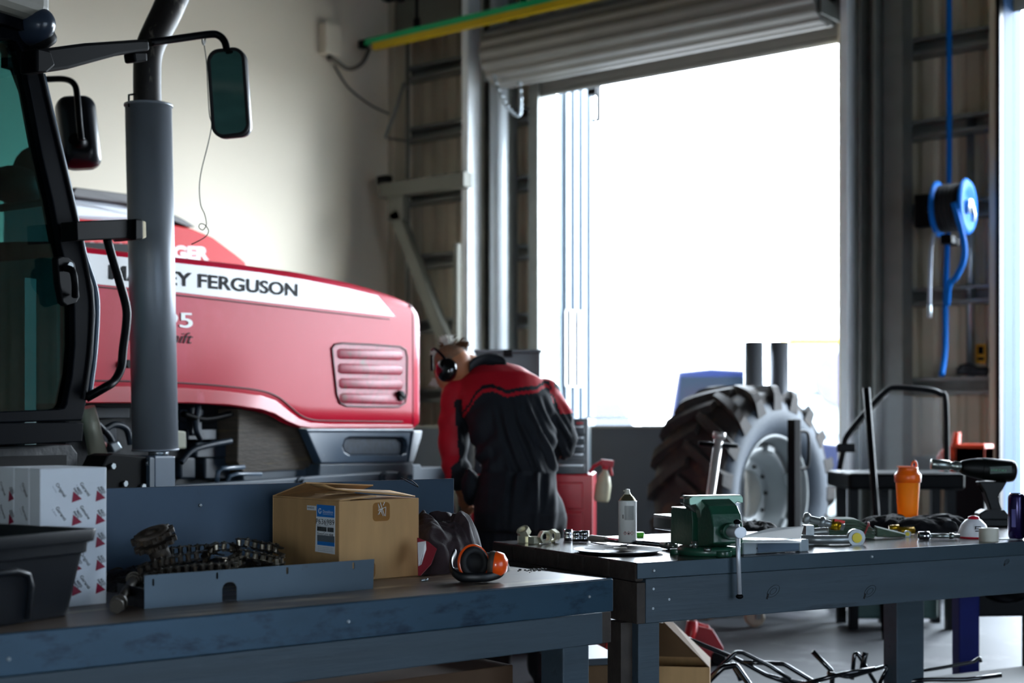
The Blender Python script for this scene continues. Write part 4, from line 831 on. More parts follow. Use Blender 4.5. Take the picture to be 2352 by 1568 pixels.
for px, py in ((1501, 1310), (2002, 1278)):
    q = B2.pl(px, py, -.003); mb = MB(); mb.lathe([(0, .002), (.0025, .002), (.003, .004), (.005, .004), (.0055, 0)], q, 14, ax=(0, -1, 0)); mb.build('screw', m_galv, e2_)
for px, py in ((1501, 1352), (1537, 1376), (1500, 1397)):
    q = B2.pl(px, py, 0); mb = MB(); mb.cyl(q, q+Vector((0, -.001, 0)), .0045, seg=14); mb.build('screw', m_galv, ap)
m_knot = M('knot_dark', '#0d1013', .7)
for px, py, s in ((1776, 1357, 1), (1998, 1357, 1), (2312, 1290, .5)):
    q = B2.pl(px, py, -.0002); mb = MB(); P = [(.03*s*math.cos(a*PI/8)*1., -.001, .017*s*math.sin(a*PI/8)) for a in range(16)]; R_ = Matrix.Rotation(-.5, 3, 'Y'); mb.tube([q+R_@Vector(p) for p in P], .0007, 5, closed=True); mb.tube([q+R_@Vector((p[0]*.55, p[1], p[2]*.5)) for p in P], .0007, 5, closed=True); mb.box(q+R_@Vector((-.03*s, 0, -.003)), (.007, .002, .02*s), ry=.4); mb.build('knot', m_knot, ap)
for (x, y, wx) in ((.055, .015, .085), (B2.py(2060, 1400, .85)[0]+.04, .85, .165), (2.9, .015, .085)):
    mb = MB(); mb.bb(x-.04, x-.04+wx, y, y+.085, 0, .70); mb.build('leg', m_wood, bf2, bevel=.003)
mb = MB(); mb.bb(-.03, .015, .05, .13, 0, .70); mb.build('leg_pad', m_endw, bf2)
mb = MB(); mb.bb(.9, L2, .35, D2_-.02, .15, .18); mb.build('lower_shelf', M('shelf_dark', '#16191d', .6), bf2)
# ================================================================ ON THE FIRST BENCH
Z = .9
m_card = M('cardboard', '#b08a5c', .75, var=.10, vs=3, bump=.04, bs=40, stretch=(8, 8, 1)); m_cardd = M('cardboard_dark', '#6d5236', .8, var=.1)
m_tape = M('clear_tape', '#c9a878', .15, coat=.6, alpha=.75, var=.05)
def world_yaw(camdir): v = cw(*camdir); return math.atan2(v.y, v.x)
# cardboard box
f = cw(-.496, 4.08, Z); bx = Fr(f, world_yaw((.745, .667)))
cbx = thing('cardboard_box', 'half open brown cardboard box with a blue and white label on the front bench', 'box', tuple(f), bx.yaw)
wR, wL, hB = .290, .353, .233     # right face runs along +x, left face along +y
mb = MB(); th = .004
mb.bb(0, wR, 0, th, 0, hB); mb.bb(0, wR, wL-th, wL, 0, hB); mb.bb(0, th, th, wL-th, 0, hB); mb.bb(wR-th, wR, th, wL-th, 0, hB); mb.bb(th, wR-th, th, wL-th, 0, .006); mb.build('carton', m_card, cbx, bevel=.0015)
def flap(pts, nm='flap', mat=None):
    mb = MB(); n = len(pts); mb.add(pts, [tuple(range(n))], False); o = mb.build(nm, mat or m_card, cbx, fix=False); o.modifiers.new('s', 'SOLIDIFY').thickness = .004; return o
flap([(0.002, 0.0, hB), (0.002, wL, hB), (.13, wL-.01, hB+.018), (.14, .01, hB+.008)])
flap([(wR-.002, 0.0, hB), (wR-.002, wL, hB), (.16, wL-.02, hB+.003), (.155, .0, hB-.004)])
flap([(0.0, wL-.002, hB), (wR, wL-.002, hB), (wR-.02, wL-.15, hB+.03), (.015, wL-.16, hB+.045)])
rows = []
for j in range(9):
    t = j/8; x = wR-.004-(wR+.004)*t; zz = hB+.006+.030*t+.022*max(0, t-.8)*5*max(0, t-.8)*5*.5; w0 = .012+.05*t; rows.append([Vector((x, w0+(.125-.05*t)*s_, zz+.012*s_*(1-t))) for s_ in (0, .33, .66, 1)])
mb = MB(); mb.loft(rows, closed=False, cap=False); o = mb.build('flap', m_card, cbx, fix=False); o.modifiers.new('s', 'SOLIDIFY').thickness = .004
# tape patches on the right face (y = 0)
mb = MB(); mb.prism(rrect(.150, hB-.036, .062, .055, .012), 'y', -.0008, .001); mb.build('tape_patch', M('tape_brown', '#8a5f2c', .25, coat=.5), cbx)
mb = MB(); mb.prism(rrect(.100, .028, .056, .05, .014), 'y', -.0008, .001); mb.build('tape_patch', M('tape_brown', '#8a5f2c', .25, coat=.5), cbx)
mb = MB(); rr0 = random.Random(5)
for (cx_, cz_, n) in ((.152, hB-.03, 5), (.1, .02, 4)):
    for k in range(n): mb.tube([Vector((cx_-.015+rr0.random()*.03, -.0018, cz_-.025+rr0.random()*.05)) for j in range(3)], .0009, 5)
mb.build('tape_glints', M('tape_glint', '#e6ecee', .1, coat=1), cbx)  # pale lines paint glints onto the tape patches
mb = MB(); mb.bb(0.01, .12, wL*.25, wL*.25+.05, hB+.016, hB+.0175); mb.build('tape_strip', m_tape, cbx)
# labels on the left face (x = 0), text runs along -y
m_lw = M('label_white', '#dfe3e6', .45, var=.02); m_lb = M('label_blue', '#1f73c4', .4, var=.03); m_lg = M('label_grey', '#5a6268', .5)
def LX(px, py): 
    r = ray(px, py); t = (0-(CAMP-bx.o).dot(bx.ax))/r.dot(bx.ax); q = bx.l(CAMP+r*t); return (q.y, q.z)
y1, zt_ = LX(728, 1158); y0, _ = LX(770, 1158); _, zb_l = LX(745, 1270); y1b = y1+.008
mb = MB(); mb.prism([(y1, zt_), (y0, zt_-.001), (y0+.002, zb_l), (y1b, zb_l+.002)], 'x', -.0012, 0); lab = mb.build('shipping_label', m_lw, cbx)
hL = zt_-zb_l; wLb = y1-y0
def lab_box(a, b, c, d, nm, mat): mb = MB(); mb.bb(-.0018, -.0011, y1-wLb*b, y1-wLb*a, zt_-hL*d, zt_-hL*c); return mb.build(nm, mat, lab)
lab_box(.02, .98, .0, .25, 'blue_band', m_lb); lab_box(.04, .98, .63, .76, 'grey_band', m_lg); lab_box(.04, .98, .76, .84, 'blue_band', m_lb)
mb = MB(); rb = random.Random(2); yy = .04
while yy < .92:
    wb_ = .008+rb.random()*.022
    if not .52 < yy < .6: mb.bb(-.0018, -.0011, y1-wLb*(yy+wb_), y1-wLb*yy, zt_-hL*.55, zt_-hL*.455)
    yy += wb_+.012
mb.build('barcode', m_ink, lab)
def lab_text(s, a, c, cap, wdt, mat, nm='label_text', off=0.): mb = MB(); put_text(mb, s, (-.002, y1-wLb*a, zt_-hL*c), (0, -1, 0), (0, 0, 1), hL*cap, width=wLb*wdt, offset=off); mb.build(nm, mat, lab)
lab_text('Donaldson', .36, .165, .06, .55, m_lw); lab_text('FILTRATION SOLUTIONS', .36, .2, .02, .55, m_lw)
lab_text('P636989', -.02, .40, .105, 1.0, m_ink); lab_text('QTY 1', .03, .445, .03, .2, m_ink); lab_text('PowerCore', .05, .625, .055, .6, m_ink); lab_text('G2', .7, .625, .04, .22, m_ink, off=.03); lab_text('MADE IN', .45, .43, .02, .2, m_ink)
for k in range(3): lab_text('filter element assembly packed for service use', .08, .885+k*.035, .014, .82, m_lg)
mb = MB(); mb.tube([Vector((-.002, y1-wLb*(.2+.07*math.cos(t)), zt_-hL*(.13+.05*math.sin(t)))) for t in (0, .8, 1.6, 2.4, 3.2, 4, 4.8, 5.6)], .0015, 5); mb.build('label_mark', m_lw, lab)
a = LX(706, 1160); b = LX(726, 1172); mb = MB(); mb.bb(-.0015, 0, b[0], a[0], b[1], a[1]); sl_ = mb.build('small_label', m_lw, cbx)
mb = MB(); put_text(mb, 'WH0242', (-.002, a[0]-.002, b[1]+.004), (0, -1, 0), (0, 0, 1), .006, width=(a[0]-b[0])*.8); mb.build('label_text', m_ink, sl_)
# ---------------------------------------------------------------- white printed cartons
f = cw(-1.150, 3.467, Z); ph = Fr(f, world_yaw((.124, .133)))
m_pw = M('carton_white', '#dfe4ea', .5, var=.03); m_pm = M('print_maroon', '#8e1236', .5); m_pt = M('print_ink', '#30343c', .5); m_pg = M('print_grey', '#8a8f98', .5)
def parts_box(y0, dy, label):
    t = thing('printed_carton', label, 'box', tuple(ph.w(0, y0)), ph.yaw, None)
    wx, hz = .182, .345
    mb = MB(); mb.bb(0, wx, 0, dy-.002, 0, hz); mb.build('carton', m_pw, t, bevel=.003)
    tri, ink, gry = MB(), MB(), MB()
    words = ['Genuine', 'Original', 'Garanti', 'Genuine']; small = ['A Ecrire', 'The Choice', 'Use', 'Keep it']
    def face(org, ex, ez, W_, H_):
        org = Vector(org); ex = Vector(ex); ez = Vector(ez); r = 0; z = H_-.028
        cs, sn = math.cos(-.95), math.sin(-.95); dx = ex*cs+ez*sn; dz = ez*cs-ex*sn
        def ins(x, z, m=.0): return m < x < W_-m and m < z < H_-m
        while z > 0:
            c = 0
            for x in [k*.066+(.0) for k in range(-1, 4)]:
                o = org+ex*(x+.018)+ez*z
                if 0 < x+.0 and x+.036 < W_ and z > .01 and z+.03 < H_:
                    tri.add([o+ex*0+ez*0, o+ex*.028+ez*.008, o+ex*.004+ez*.028], [(0, 1, 2)], False)
                    put_text(ink, 'AGCO', o+ex*.012+ez*.036, dx, dz, .0065, width=.021, offset=.03); put_text(ink, 'PARTS', o+ex*.004+ez*.034, dx, dz, .0055, width=.021, offset=.03)
                s = words[(r+c) % 4]; zz = z-.012; xx = x+.04
                if 0.002 < xx and xx+.022 < W_ and zz-.028 > 0 and zz+.012 < H_:
                    put_text(ink, s, org+ex*xx+ez*zz, dx, dz, .0085, width=.040, offset=.01); put_text(gry, small[(r+c) % 4], org+ex*(xx-.010)+ez*(zz-.004), dx, dz, .004, width=.02)
                c += 1
            z -= .058; r += 1
    face((0, -.0012, 0), (1, 0, 0), (0, 0, 1), wx, hz)
    # end face seen from the left (x = 0)
    face((-.0012, dy-.002, 0), (0, -1, 0), (0, 0, 1), dy, hz) if dy > .07 else None
    tri.build('printed_triangles', m_pm, t, fix=False); ink.build('printed_words', m_pt, t, fix=False); gry.build('printed_small_words', m_pg, t, fix=False)
    return t
parts_box(0, .055, 'front white parts carton printed with maroon triangles, facing the chains'); parts_box(.056, .075, 'second white printed parts carton, just behind the front one'); parts_box(.132, .11, 'third white printed parts carton, at the left edge of the frame')
# ---------------------------------------------------------------- black bin
f = cw(-.985, 3.395, Z); 
# corner nearest right of the rim; long side runs towards the camera-left, back side runs away-left
bA = cw(-.45, -.893); bB = cw(-.893, .45)
bn = thing('storage_bin', 'black plastic storage bin with a wide rim at the left front corner of the bench', 'bin', tuple(f), math.atan2(bA.y, bA.x))
Lx, Ly, hb = .50, .38, .205; sgn = 1 if Vector((-math.sin(bn.rotation_euler.z), math.cos(bn.rotation_euler.z), 0)).dot(bB) > 0 else -1
def bring(z, ins, r=.03): return [Vector((x, sgn*y, z)) for x, y in rrect(Lx/2, Ly/2, Lx-2*ins, Ly-2*ins, r)]
mb = MB(); mb.loft([bring(0.0, .045), bring(.01, .042), bring(hb*.72, .02), bring(hb*.73, .012), bring(hb*.86, .010), bring(hb*.86, 0), bring(hb, -.004), bring(hb, .012), bring(hb*.8, .018), bring(.012, .05)], cap=True)
mb.build('tub', M('bin_plastic', '#0f141a', .42, var=.12, vs=8, bump=.02, bs=60), bn, bevel=.002)
mb = MB(); y_ = .03
mb.tube([(Lx*.38, -.0, .02), (Lx*.38, .004, hb*.45), (Lx*.41, .006, hb*.55), (Lx*.47, .006, hb*.6), (Lx*.8, .006, hb*.6)] if False else [(.19, sgn*.040, .01), (.19, sgn*.028, hb*.42), (.205, sgn*.022, hb*.55), (.24, sgn*.020, hb*.6), (.44, sgn*.020, hb*.6)], .008, 8); mb.build('moulded_arch', M('bin_plastic', '#161b22'), bn)
# ---------------------------------------------------------------- chains, sprocket and shaft
m_chain = M('oily_chain', '#2b2721', .28, metal=.7, var=.3, vs=40); m_roller = M('chain_roller', '#a39b8c', .22, metal=.9, var=.2, vs=40); m_rusty = M('greasy_iron', '#2c241c', .6, metal=.3, var=.4, vs=25, bump=.4, bs=60, dirt=('#4d3c28', .55, 30))
def chain(pts, name, label, pitch=.0235, hh=.012, group=None, mat=m_chain, rmat=m_roller, wob=.15):
    P = smooth_path(pts, 24); out = [P[0]]; acc = 0
    for a, b in zip(P, P[1:]):
        d = (b-a).length
        while acc+d >= pitch and d > 0:
            t = (pitch-acc)/d; a = a+(b-a)*t; out.append(a.copy()); d = (b-a).length; acc = 0
        acc += d
    pl, ro = MB(), MB(); rn = random.Random(len(out))
    up = Vector((0, 0, 1)); o0 = out[0].copy(); o0.z = Z
    for i, (a, b) in enumerate(zip(out, out[1:])):
        d = (b-a).normalized(); sd = up.cross(d).normalized(); u = d.cross(sd); k = .55 if i % 2 else .72
        c = (a+b)/2-o0; R_ = Matrix((d, sd, u)).transposed()
        for sg in (1, -1):
            prof = [(pitch/2*1.0+.0095*math.cos(t), .0095*math.sin(t)) for t in (-1.4, -.7, 0, .7, 1.4)]+[(0, .0062)]+[(-pitch/2-.0095*math.cos(t), .0095*math.sin(t)) for t in (1.4, .7, 0, -.7, -1.4)]+[(0, -.0062)]
            z0 = sg*hh*k*1.25; n_ = len(prof)
            vs = [c+R_@Vector((x, y, z0+e)) for e in (-.0014, .0014) for x, y in prof]
            pl.add(vs, [tuple(range(n_))[::-1], tuple(range(n_, 2*n_))]+[(q, (q+1) % n_, n_+(q+1) % n_, n_+q) for q in range(n_)], False)
        ro.cyl(a-o0-u*hh*.65, a-o0+u*hh*.65, .0068, seg=12); pl.cyl(a-o0-u*hh*1.25, a-o0+u*hh*1.25, .003, seg=8)
    t = thing(name, label, 'chain', tuple(o0), 0, group); pl.build('side_plates', mat, t, fix=False); ro.build('rollers', rmat, t, fix=False); return t
def g(px, py, z=Z): return G(px, py, z)
def wc(*P): return [W(*p) for p in P]
heap('greasy_chain_mound', 'low mound of greasy black scrap chain carrying the brighter chains', 'chain pile', [(262, 1360), (340, 1352), (470, 1340), (600, 1328), (662, 1316), (650, 1296), (560, 1286), (420, 1290), (300, 1310)], .055, M('greasy_black', '#17130f', .4, metal=.3, var=.5, vs=60, bump=1., bs=70), 5, n=60, folds=22, amp=.014)
chain(wc((335, 1328, 3.62), (380, 1314, 3.66), (430, 1308, 3.70), (480, 1303, 3.74), (530, 1303, 3.78), (556, 1300, 3.80)), 'roller_chain', 'front strand of chain running just above the steel angle, dull links on its left', rmat=m_rusty)
chain(wc((322, 1310, 3.7), (360, 1294, 3.74), (400, 1286, 3.8), (450, 1276, 3.84), (482, 1272, 3.86)), 'roller_chain', 'rusty middle strand of chain rising from the left below the sprocket', rmat=m_rusty)
chain(wc((470, 1284, 3.86), (482, 1262, 3.9), (510, 1254, 3.93), (540, 1260, 3.92), (546, 1278, 3.88), (520, 1290, 3.83), (490, 1286, 3.82)), 'roller_chain', 'bright loop of roller chain on top of the heap, left of the short run')
chain(wc((548, 1246, 3.98), (570, 1246, 3.98), (600, 1254, 3.97), (630, 1258, 3.95), (650, 1268, 3.92)), 'roller_chain', 'topmost short run of bright roller chain at the right end of the heap')
chain(wc((550, 1270, 3.9), (585, 1276, 3.89), (615, 1282, 3.88), (640, 1290, 3.86), (648, 1282, 3.9)), 'roller_chain', 'roller chain just below the topmost run, next to the cardboard box')
chain(wc((505, 1305, 3.77), (540, 1296, 3.80), (560, 1282, 3.86)), 'roller_chain', 'very short bright end of chain in the middle, above the steel angle')
chain(wc((375, 1268, 3.95), (430, 1262, 3.97), (480, 1260, 3.98), (515, 1266, 3.97)), 'roller_chain', 'black strand of chain along the back of the heap right of the sprocket', rmat=m_chain)
# sprocket
q = W(350, 1228, 3.82); sp_ = thing('sprocket', 'rusty toothed sprocket tilted on top of the chain heap', 'sprocket', (q.x, q.y, q.z-.085), YAW)
R_ = Matrix.Rotation(-.28, 3, 'Y')@Matrix.Rotation(.30, 3, 'X')
pf = []
for k in range(14):
    a = 2*PI*k/14; pf += [(.050*math.cos(a-.16), .050*math.sin(a-.16)), (.060*math.cos(a-.06), .060*math.sin(a-.06)), (.060*math.cos(a+.06), .060*math.sin(a+.06)), (.050*math.cos(a+.16), .050*math.sin(a+.16))]
def tl(mb_, off=Vector((0, 0, .085))):
    mb_.v = [R_@v+off for v in mb_.v]; return mb_
mb = MB(); mb.prism(pf, 'z', -.008, .004); tl(mb).build('toothed_plate', m_rusty, sp_, bevel=.001)
mb = MB(); mb.lathe([(.047, .004), (.045, .010), (.03, .012), (.028, .007), (.016, .007), (.014, .012), (0, .012)], seg=32); tl(mb).build('hub', m_rusty, sp_)
mb = MB(); mb.prism([(x*.98, y*.98) for x, y in pf], 'z', -.032, -.02); mb.cyl((0, 0, -.13), (0, 0, 0), .028, seg=20); tl(mb).build('lower_plate', m_rusty, sp_)
# shaft with a nut and washer
q = g(300, 1345, Z+.03); mb = MB(); a = g(268, 1392, Z+.02); b = g(308, 1330, Z+.05)
o_ = Vector((a.x, a.y, Z)); d = (b-a).normalized(); mb.cyl(a-o_, b-o_, .012, seg=16); mb.cyl(a-o_-d*.004, a-o_+d*.012, .018, seg=6); mb.cyl(a-o_+d*.03, a-o_+d*.045, .02, seg=20); mb.cyl(b-o_-d*.004, b-o_+d*.004, .021, seg=24); mb.cyl(b-o_-d*.02, b-o_-d*.008, .017, seg=16)
o = mb.build('chain_bolt', M('bolt_steel', '#35312b', .4, metal=.6, var=.2, vs=30)); o.location = o_; tag(o, 'fat greasy bolt with washers lying left of the chains', 'bolt')
mb = MB(); a = g(260, 1318, Z+.03); b = g(340, 1280, Z+.05); o_ = Vector((a.x, a.y, Z)); mb.cyl(a-o_, b-o_, .014, seg=16); mb.cyl(b-o_, b-o_+(b-a).normalized()*.03, .02, seg=16)
for s in (.2, .5, .8): mb.cyl(a-o_+(b-a)*s-(b-a).normalized()*.008, a-o_+(b-a)*s+(b-a).normalized()*.008, .019, seg=16)
o = mb.build('greasy_shaft', m_rusty); o.location = o_; tag(o, 'black greasy shaft behind the chains next to the white carton', 'shaft')
# steel angle
a = G(332, 1398, Z); b = G(857, 1352, Z); an = Fr((a.x, a.y, Z), math.atan2((b-a).y, (b-a).x)); La = (b-a).length
sa = thing('steel_angle', 'long blue grey steel angle with an arched cut out in front of the chains', 'steel angle', tuple(an.o), an.yaw)
ha = .082; xc_ = an.pl(527, 1340, 0).x
arch = [(xc_-.021, 0), (xc_-.021, .032)]+[(xc_+.021*math.cos(math.radians(180-18*k)), .032+.018*math.sin(math.radians(18*k))) for k in range(1, 10)]+[(xc_+.021, .032), (xc_+.021, 0)]
poly = [(0, 0)]+arch+[(La, 0), (La+.004, ha), (0.0, ha)]
holes = []
for px, py in ((352, 1337), (499, 1322), (660, 1307), (812, 1296)):
    q = an.py(px, py, 0); 
    if q[0] < La-.01: holes.append(rrect(q[0], min(q[1], ha-.014), .006, .018, .0029, 4))
mb = MB(); mb.prism(poly, 'y', 0, .003, holes=holes); mb.build('upright_flange', M('angle_steel', '#46545f', .38, metal=.5, var=.12, vs=4, dirt=('#38332c', .66, 7)), sa)
mb = MB(); mb.bb(0, La, .003, .09, 0, .003); mb.bb(0, .003, .003, .16, 0, .05); mb.build('base_flange', M('angle_dark', '#14161a', .5, metal=.4), sa)
mb = MB(); mb.bb(-.06, .0, -.01, .0, .0, .001); 
# ---------------------------------------------------------------- jacket heap
m_cloth = M('jacket_cloth', '#251a1e', .85, var=.15, vs=10, bump=.15, bs=300)
jk_c = G(1040, 1300, Z)
def jk_h(x, y):
    q = B1.l(Vector((x, y, 0))); return max(.2, min(1.0, .95-.9*max(0, (q.x+.40))/.25)) if False else 1
jk = heap('jacket', 'crumpled dark work jacket heaped between the cardboard box and the orange ear defenders', 'jacket', [(972, 1321), (1040, 1316), (1098, 1304), (1112, 1298), (1085, 1293), (1035, 1289), (975, 1292), (930, 1299)], .20, m_cloth, 4, n=150, folds=12, amp=.022, pexp=3.0, rj=.08)
mb = MB(); mb.add([W(*p)-jk.location for p in ((958, 1236, 4.20), (984, 1246, 4.20), (1003, 1262, 4.19), (990, 1296, 4.14), (966, 1322, 4.10), (960, 1322, 4.10))], [(0, 1, 2, 3, 4, 5)], False); o = mb.build('red_lining', M('lining_red', '#7a1420', .8), jk, fix=False); o.modifiers.new('s', 'SOLIDIFY').thickness = .004
mb = MB(); mb.add([W(*p)-jk.location for p in ((959, 1246, 4.17), (978, 1243, 4.17), (979, 1262, 4.165), (968, 1296, 4.12), (961, 1300, 4.12))], [(0, 1, 2, 3, 4)], False); o = mb.build('care_label', M('label_cloth', '#c9c4c4', .8), jk, fix=False); o.modifiers.new('s', 'SOLIDIFY').thickness = .002
mb = MB(); q = G(965, 1318, Z)-jk.location; e = RT
mb.add([q+RT*.0+Vector((0, 0, .0)), q+RT*.02+Vector((0, 0, .0)), q+RT*.045+Vector((0, 0, .09)), q+RT*.0+Vector((0, 0, .10))], [(0, 1, 2, 3)], False)
# ear defenders
m_orange = M('ear_orange', '#f0520e', .3, coat=.5, var=.02)
def lump(o, q): return q
eq = G(1098, 1337, Z); ed_ = thing('ear_defenders', 'orange and black ear defenders lying on the front bench', 'ear defenders', (eq.x, eq.y, Z), YAW)
E = Fr((eq.x, eq.y, 0), YAW)
def ep(px, py, y): r = ray(px, py); t = (y-(CAMP-E.o).dot(E.ay))/r.dot(E.ay); q = E.l(CAMP+r*t); return Vector((q.x, q.y, q.z-Z))
c1_ = ep(1087, 1292, .05); ax1 = Vector((.35, -.9, .12)).normalized()
mb = MB(); mb.lathe([(0, -.030), (.026, -.03), (.043, -.018), (.0485, 0), (.047, .006), (.040, .006)], seg=40, ax=(0, 0, 1))
def orient(mb_, c, ax, sy=1.12):
    A = Vector(ax).normalized(); S_ = Vector((0, 0, 1)); a_ = S_.cross(A).normalized(); b_ = A.cross(a_); mb_.v = [c+a_*v.x+b_*(v.y*sy)+A*v.z for v in mb_.v]; return mb_
orient(mb, c1_, ax1).build('cup', m_orange, ed_)
mb = MB(); mb.lathe([(.041, .002), (.043, .008), (.040, .018), (.030, .020), (.024, .014), (.022, .0), (0, -.002)], seg=40); orient(mb, c1_, ax1).build('cushion', m_rubber, ed_)
c2_ = ep(1139, 1296, .035); ax2 = Vector((-.97, .1, .1)).normalized()
mb = MB(); mb.lathe([(0, -.034), (.018, -.033), (.034, -.020), (.0385, 0), (.0375, .004)], seg=40); orient(mb, c2_, ax2, 1.0).build('cup', m_orange, ed_)
mb = MB(); mb.lathe([(.036, .002), (.039, .008), (.036, .020), (.026, .022), (.02, .01), (0, .005)], seg=40); orient(mb, c2_, ax2, 1.0).build('cushion', M('cushion_grey', '#3b332c', .7), ed_)
mb = MB(); pts = smooth_path([ep(1045, 1270, .10)*1.0, ep(1036, 1290, .06), ep(1040, 1312, .02), ep(1060, 1326, .0), ep(1090, 1331, -.005), ep(1118, 1326, 0), ep(1150, 1316, .02), ep(1160, 1300, .035), ep(1156, 1288, .05)], 6)
for p_ in pts: p_.z = max(p_.z, .014)
rows = []
for i, p_ in enumerate(pts):
    t = (pts[min(i+1, len(pts)-1)]-pts[max(i-1, 0)]).normalized(); sd_ = Vector((0, 0, 1)).cross(t).normalized(); rows.append([p_+sd_*(.0055*math.cos(k*PI/6))+Vector((0, 0, 1))*(.0135*math.sin(k*PI/6)) for k in range(12)])
mb.loft(rows); mb.build('headband', M('band_black', '#090d10', .4), ed_)
mb = MB(); mb.tube([c1_+Vector((.0, .03, -.02)), pts[10]], .0035, 6); mb.tube([c2_+Vector((.03, 0, -.01)), pts[-1]], .0035, 6); mb.build('band_wire', m_galv, ed_)
heap('black_cloth', 'small dark cloth bundle right behind the orange ear defenders', 'cloth', [(1105, 1314), (1145, 1314), (1163, 1307), (1140, 1301), (1108, 1300)], .05, M('black_cloth', '#14161b', .8, sheen=.2), 9, n=30, folds=16, amp=.012)
# zip tie
mb = MB(); mb.tube(smooth_path([B1.w(-.22, .78, 1.18), W(960, 1118, 4.55), W(948, 1105, 4.55), W(935, 1100, 4.55)], 4), .0016, 5)
o = mb.build('black_strap', m_blackp); tag(o, 'thin black strap sticking up from the jacket against the backboard', 'strap')
for k, (px, py, s, lb) in enumerate(((975, 1335, .006, 'pale chip of debris on the bench in front of the cardboard box'),)):
    q = G(px, py, Z); mb = MB(); mb.cyl((-.012, 0, .004), (.004, 0, .004), .004, seg=8); mb.cyl((.004, 0, .005), (.010, 0, .005), .005, seg=6)
    o = mb.build('small_bolt', m_galv); o.location = (q.x, q.y, Z); o.rotation_euler = (0, 0, 1.2); tag(o, 'tiny bolt lying on the bench in front of the cardboard box', 'bolt')
mb = MB(); rr0 = random.Random(8)
for k in range(26):
    q = G(1212+rr0.gauss(0, 12)+(20 if k % 2 else 0), 1309+rr0.gauss(0, 2.2), Z); s = .0015+rr0.random()*.003; mb.box((q.x, q.y, Z+s/2), (s*2, s*1.4, s), rz=k)
o = mb.build('dirt_crumbs', m_rubber); tag(o, 'scatter of dark dirt crumbs near the bench corner', 'debris', kind='stuff')
# dark carton and shelf things under the first bench
q = G(1130, 1568, .24)
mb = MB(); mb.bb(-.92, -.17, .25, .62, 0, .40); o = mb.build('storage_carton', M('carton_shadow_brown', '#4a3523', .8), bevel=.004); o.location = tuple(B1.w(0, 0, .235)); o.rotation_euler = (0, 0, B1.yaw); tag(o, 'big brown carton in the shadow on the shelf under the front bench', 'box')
# ================================================================ THE PERSON
m_skin = M('skin', '#b5734e', .5, var=.06, vs=12); m_cov = M('coverall_black', '#10151c', .8, var=.12, vs=12, bump=.1, bs=250); m_cred = M('coverall_red', '#b80f22', .6, var=.06, vs=10, bump=.1, bs=250); m_hw = M('hair_white', '#d9d6cd', .7, var=.1); m_hb = M('hair_brown', '#5f3d22', .7, var=.25, vs=30)
po = W(1195, 977, 7.4); pe = thing('person', 'person in black and red coveralls bending forward, seen from behind, wearing ear defenders', 'person', (po.x, po.y, 0), YAW)
PF = Fr((po.x, po.y, 0), YAW)
def pp_(px, py, d): return PF.l(W(px, py, d))
def limb(mb, pts, radii, seg=18, n=6):
    P = smooth_path(pts, n); R = []
    for i in range(len(P)):
        t = i/n; k = min(int(t), len(radii)-2); R.append(radii[k]+(radii[k+1]-radii[k])*(t-k))
    mb.tube(P, R, seg)
    mb.ell(P[0], (R[0],)*3, 16, 10); mb.ell(P[-1], (R[-1],)*3, 16, 10)
def fuse(mb, voxel, smooth=6):
    o = mb.build('fused', m_skin, fix=False); r = o.modifiers.new('r', 'REMESH'); r.mode = 'VOXEL'; r.voxel_size = voxel; r.use_smooth_shade = True
    s = o.modifiers.new('s', 'SMOOTH'); s.factor = .6; s.iterations = smooth
    bpy.context.view_layer.update(); me = bpy.data.meshes.new_from_object(o.evaluated_get(bpy.context.evaluated_depsgraph_get())); old = o.data; bpy.data.objects.remove(o); bpy.data.meshes.remove(old); me.materials.clear(); return me
S7 = 7.6/FPX
# (px, py, halfwidth px, depth, half depth m)
spine = [(1190, 1215, 100, 7.40, .17), (1191, 1175, 106, 7.40, .185), (1191, 1130, 99, 7.43, .165), (1196, 1082, 90, 7.48, .145), (1184, 1030, 96, 7.54, .15), (1173, 975, 103, 7.60, .16), (1163, 925, 112, 7.67, .165), (1152, 890, 106, 7.74, .15), (1138, 868, 78, 7.82, .12), (1120, 858, 48, 7.86, .09)]
shL = pp_(1040, 905, 7.72); elL = pp_(1041, 1010, 7.70); wrL = pp_(1052, 1100, 7.62); haL = pp_(1066, 1142, 7.66)
shR = pp_(1258, 905, 7.72); elR = pp_(1293, 1008, 7.68); wrR = pp_(1262, 1050, 7.95); haR = pp_(1225, 1062, 8.1)
hipL = pp_(1145, 1190, 7.42); hipR = pp_(1240, 1190, 7.42)
kneeL = Vector((hipL.x-.02, .10, .50)); kneeR = Vector((hipR.x+.02, .10, .50)); ankL = Vector((hipL.x-.03, .0, .10)); ankR = Vector((hipR.x+.03, .0, .10))
def torso(mb, k=1.):
    rings = []; kk = k
    for i, (px, py, hw, d, hd) in enumerate(spine):
        c = pp_(px, py, d); a = min(1, max(0, (i-3)/6)); hw = hw*d/FPX*kk; hd *= kk
        tl_ = .9*a    # the ring leans with the bent back
        rings.append([c+Vector((hw*math.copysign(abs(math.cos(t))**.8, math.cos(t)), hd*math.sin(t)*math.cos(tl_), -hd*math.sin(t)*math.sin(tl_))) for t in [2*PI*j/28 for j in range(28)]])
    mb.loft(rings)
head = pp_(1043, 838, 7.72)
hr_ = Matrix.Rotation(-.5, 3, 'Y')
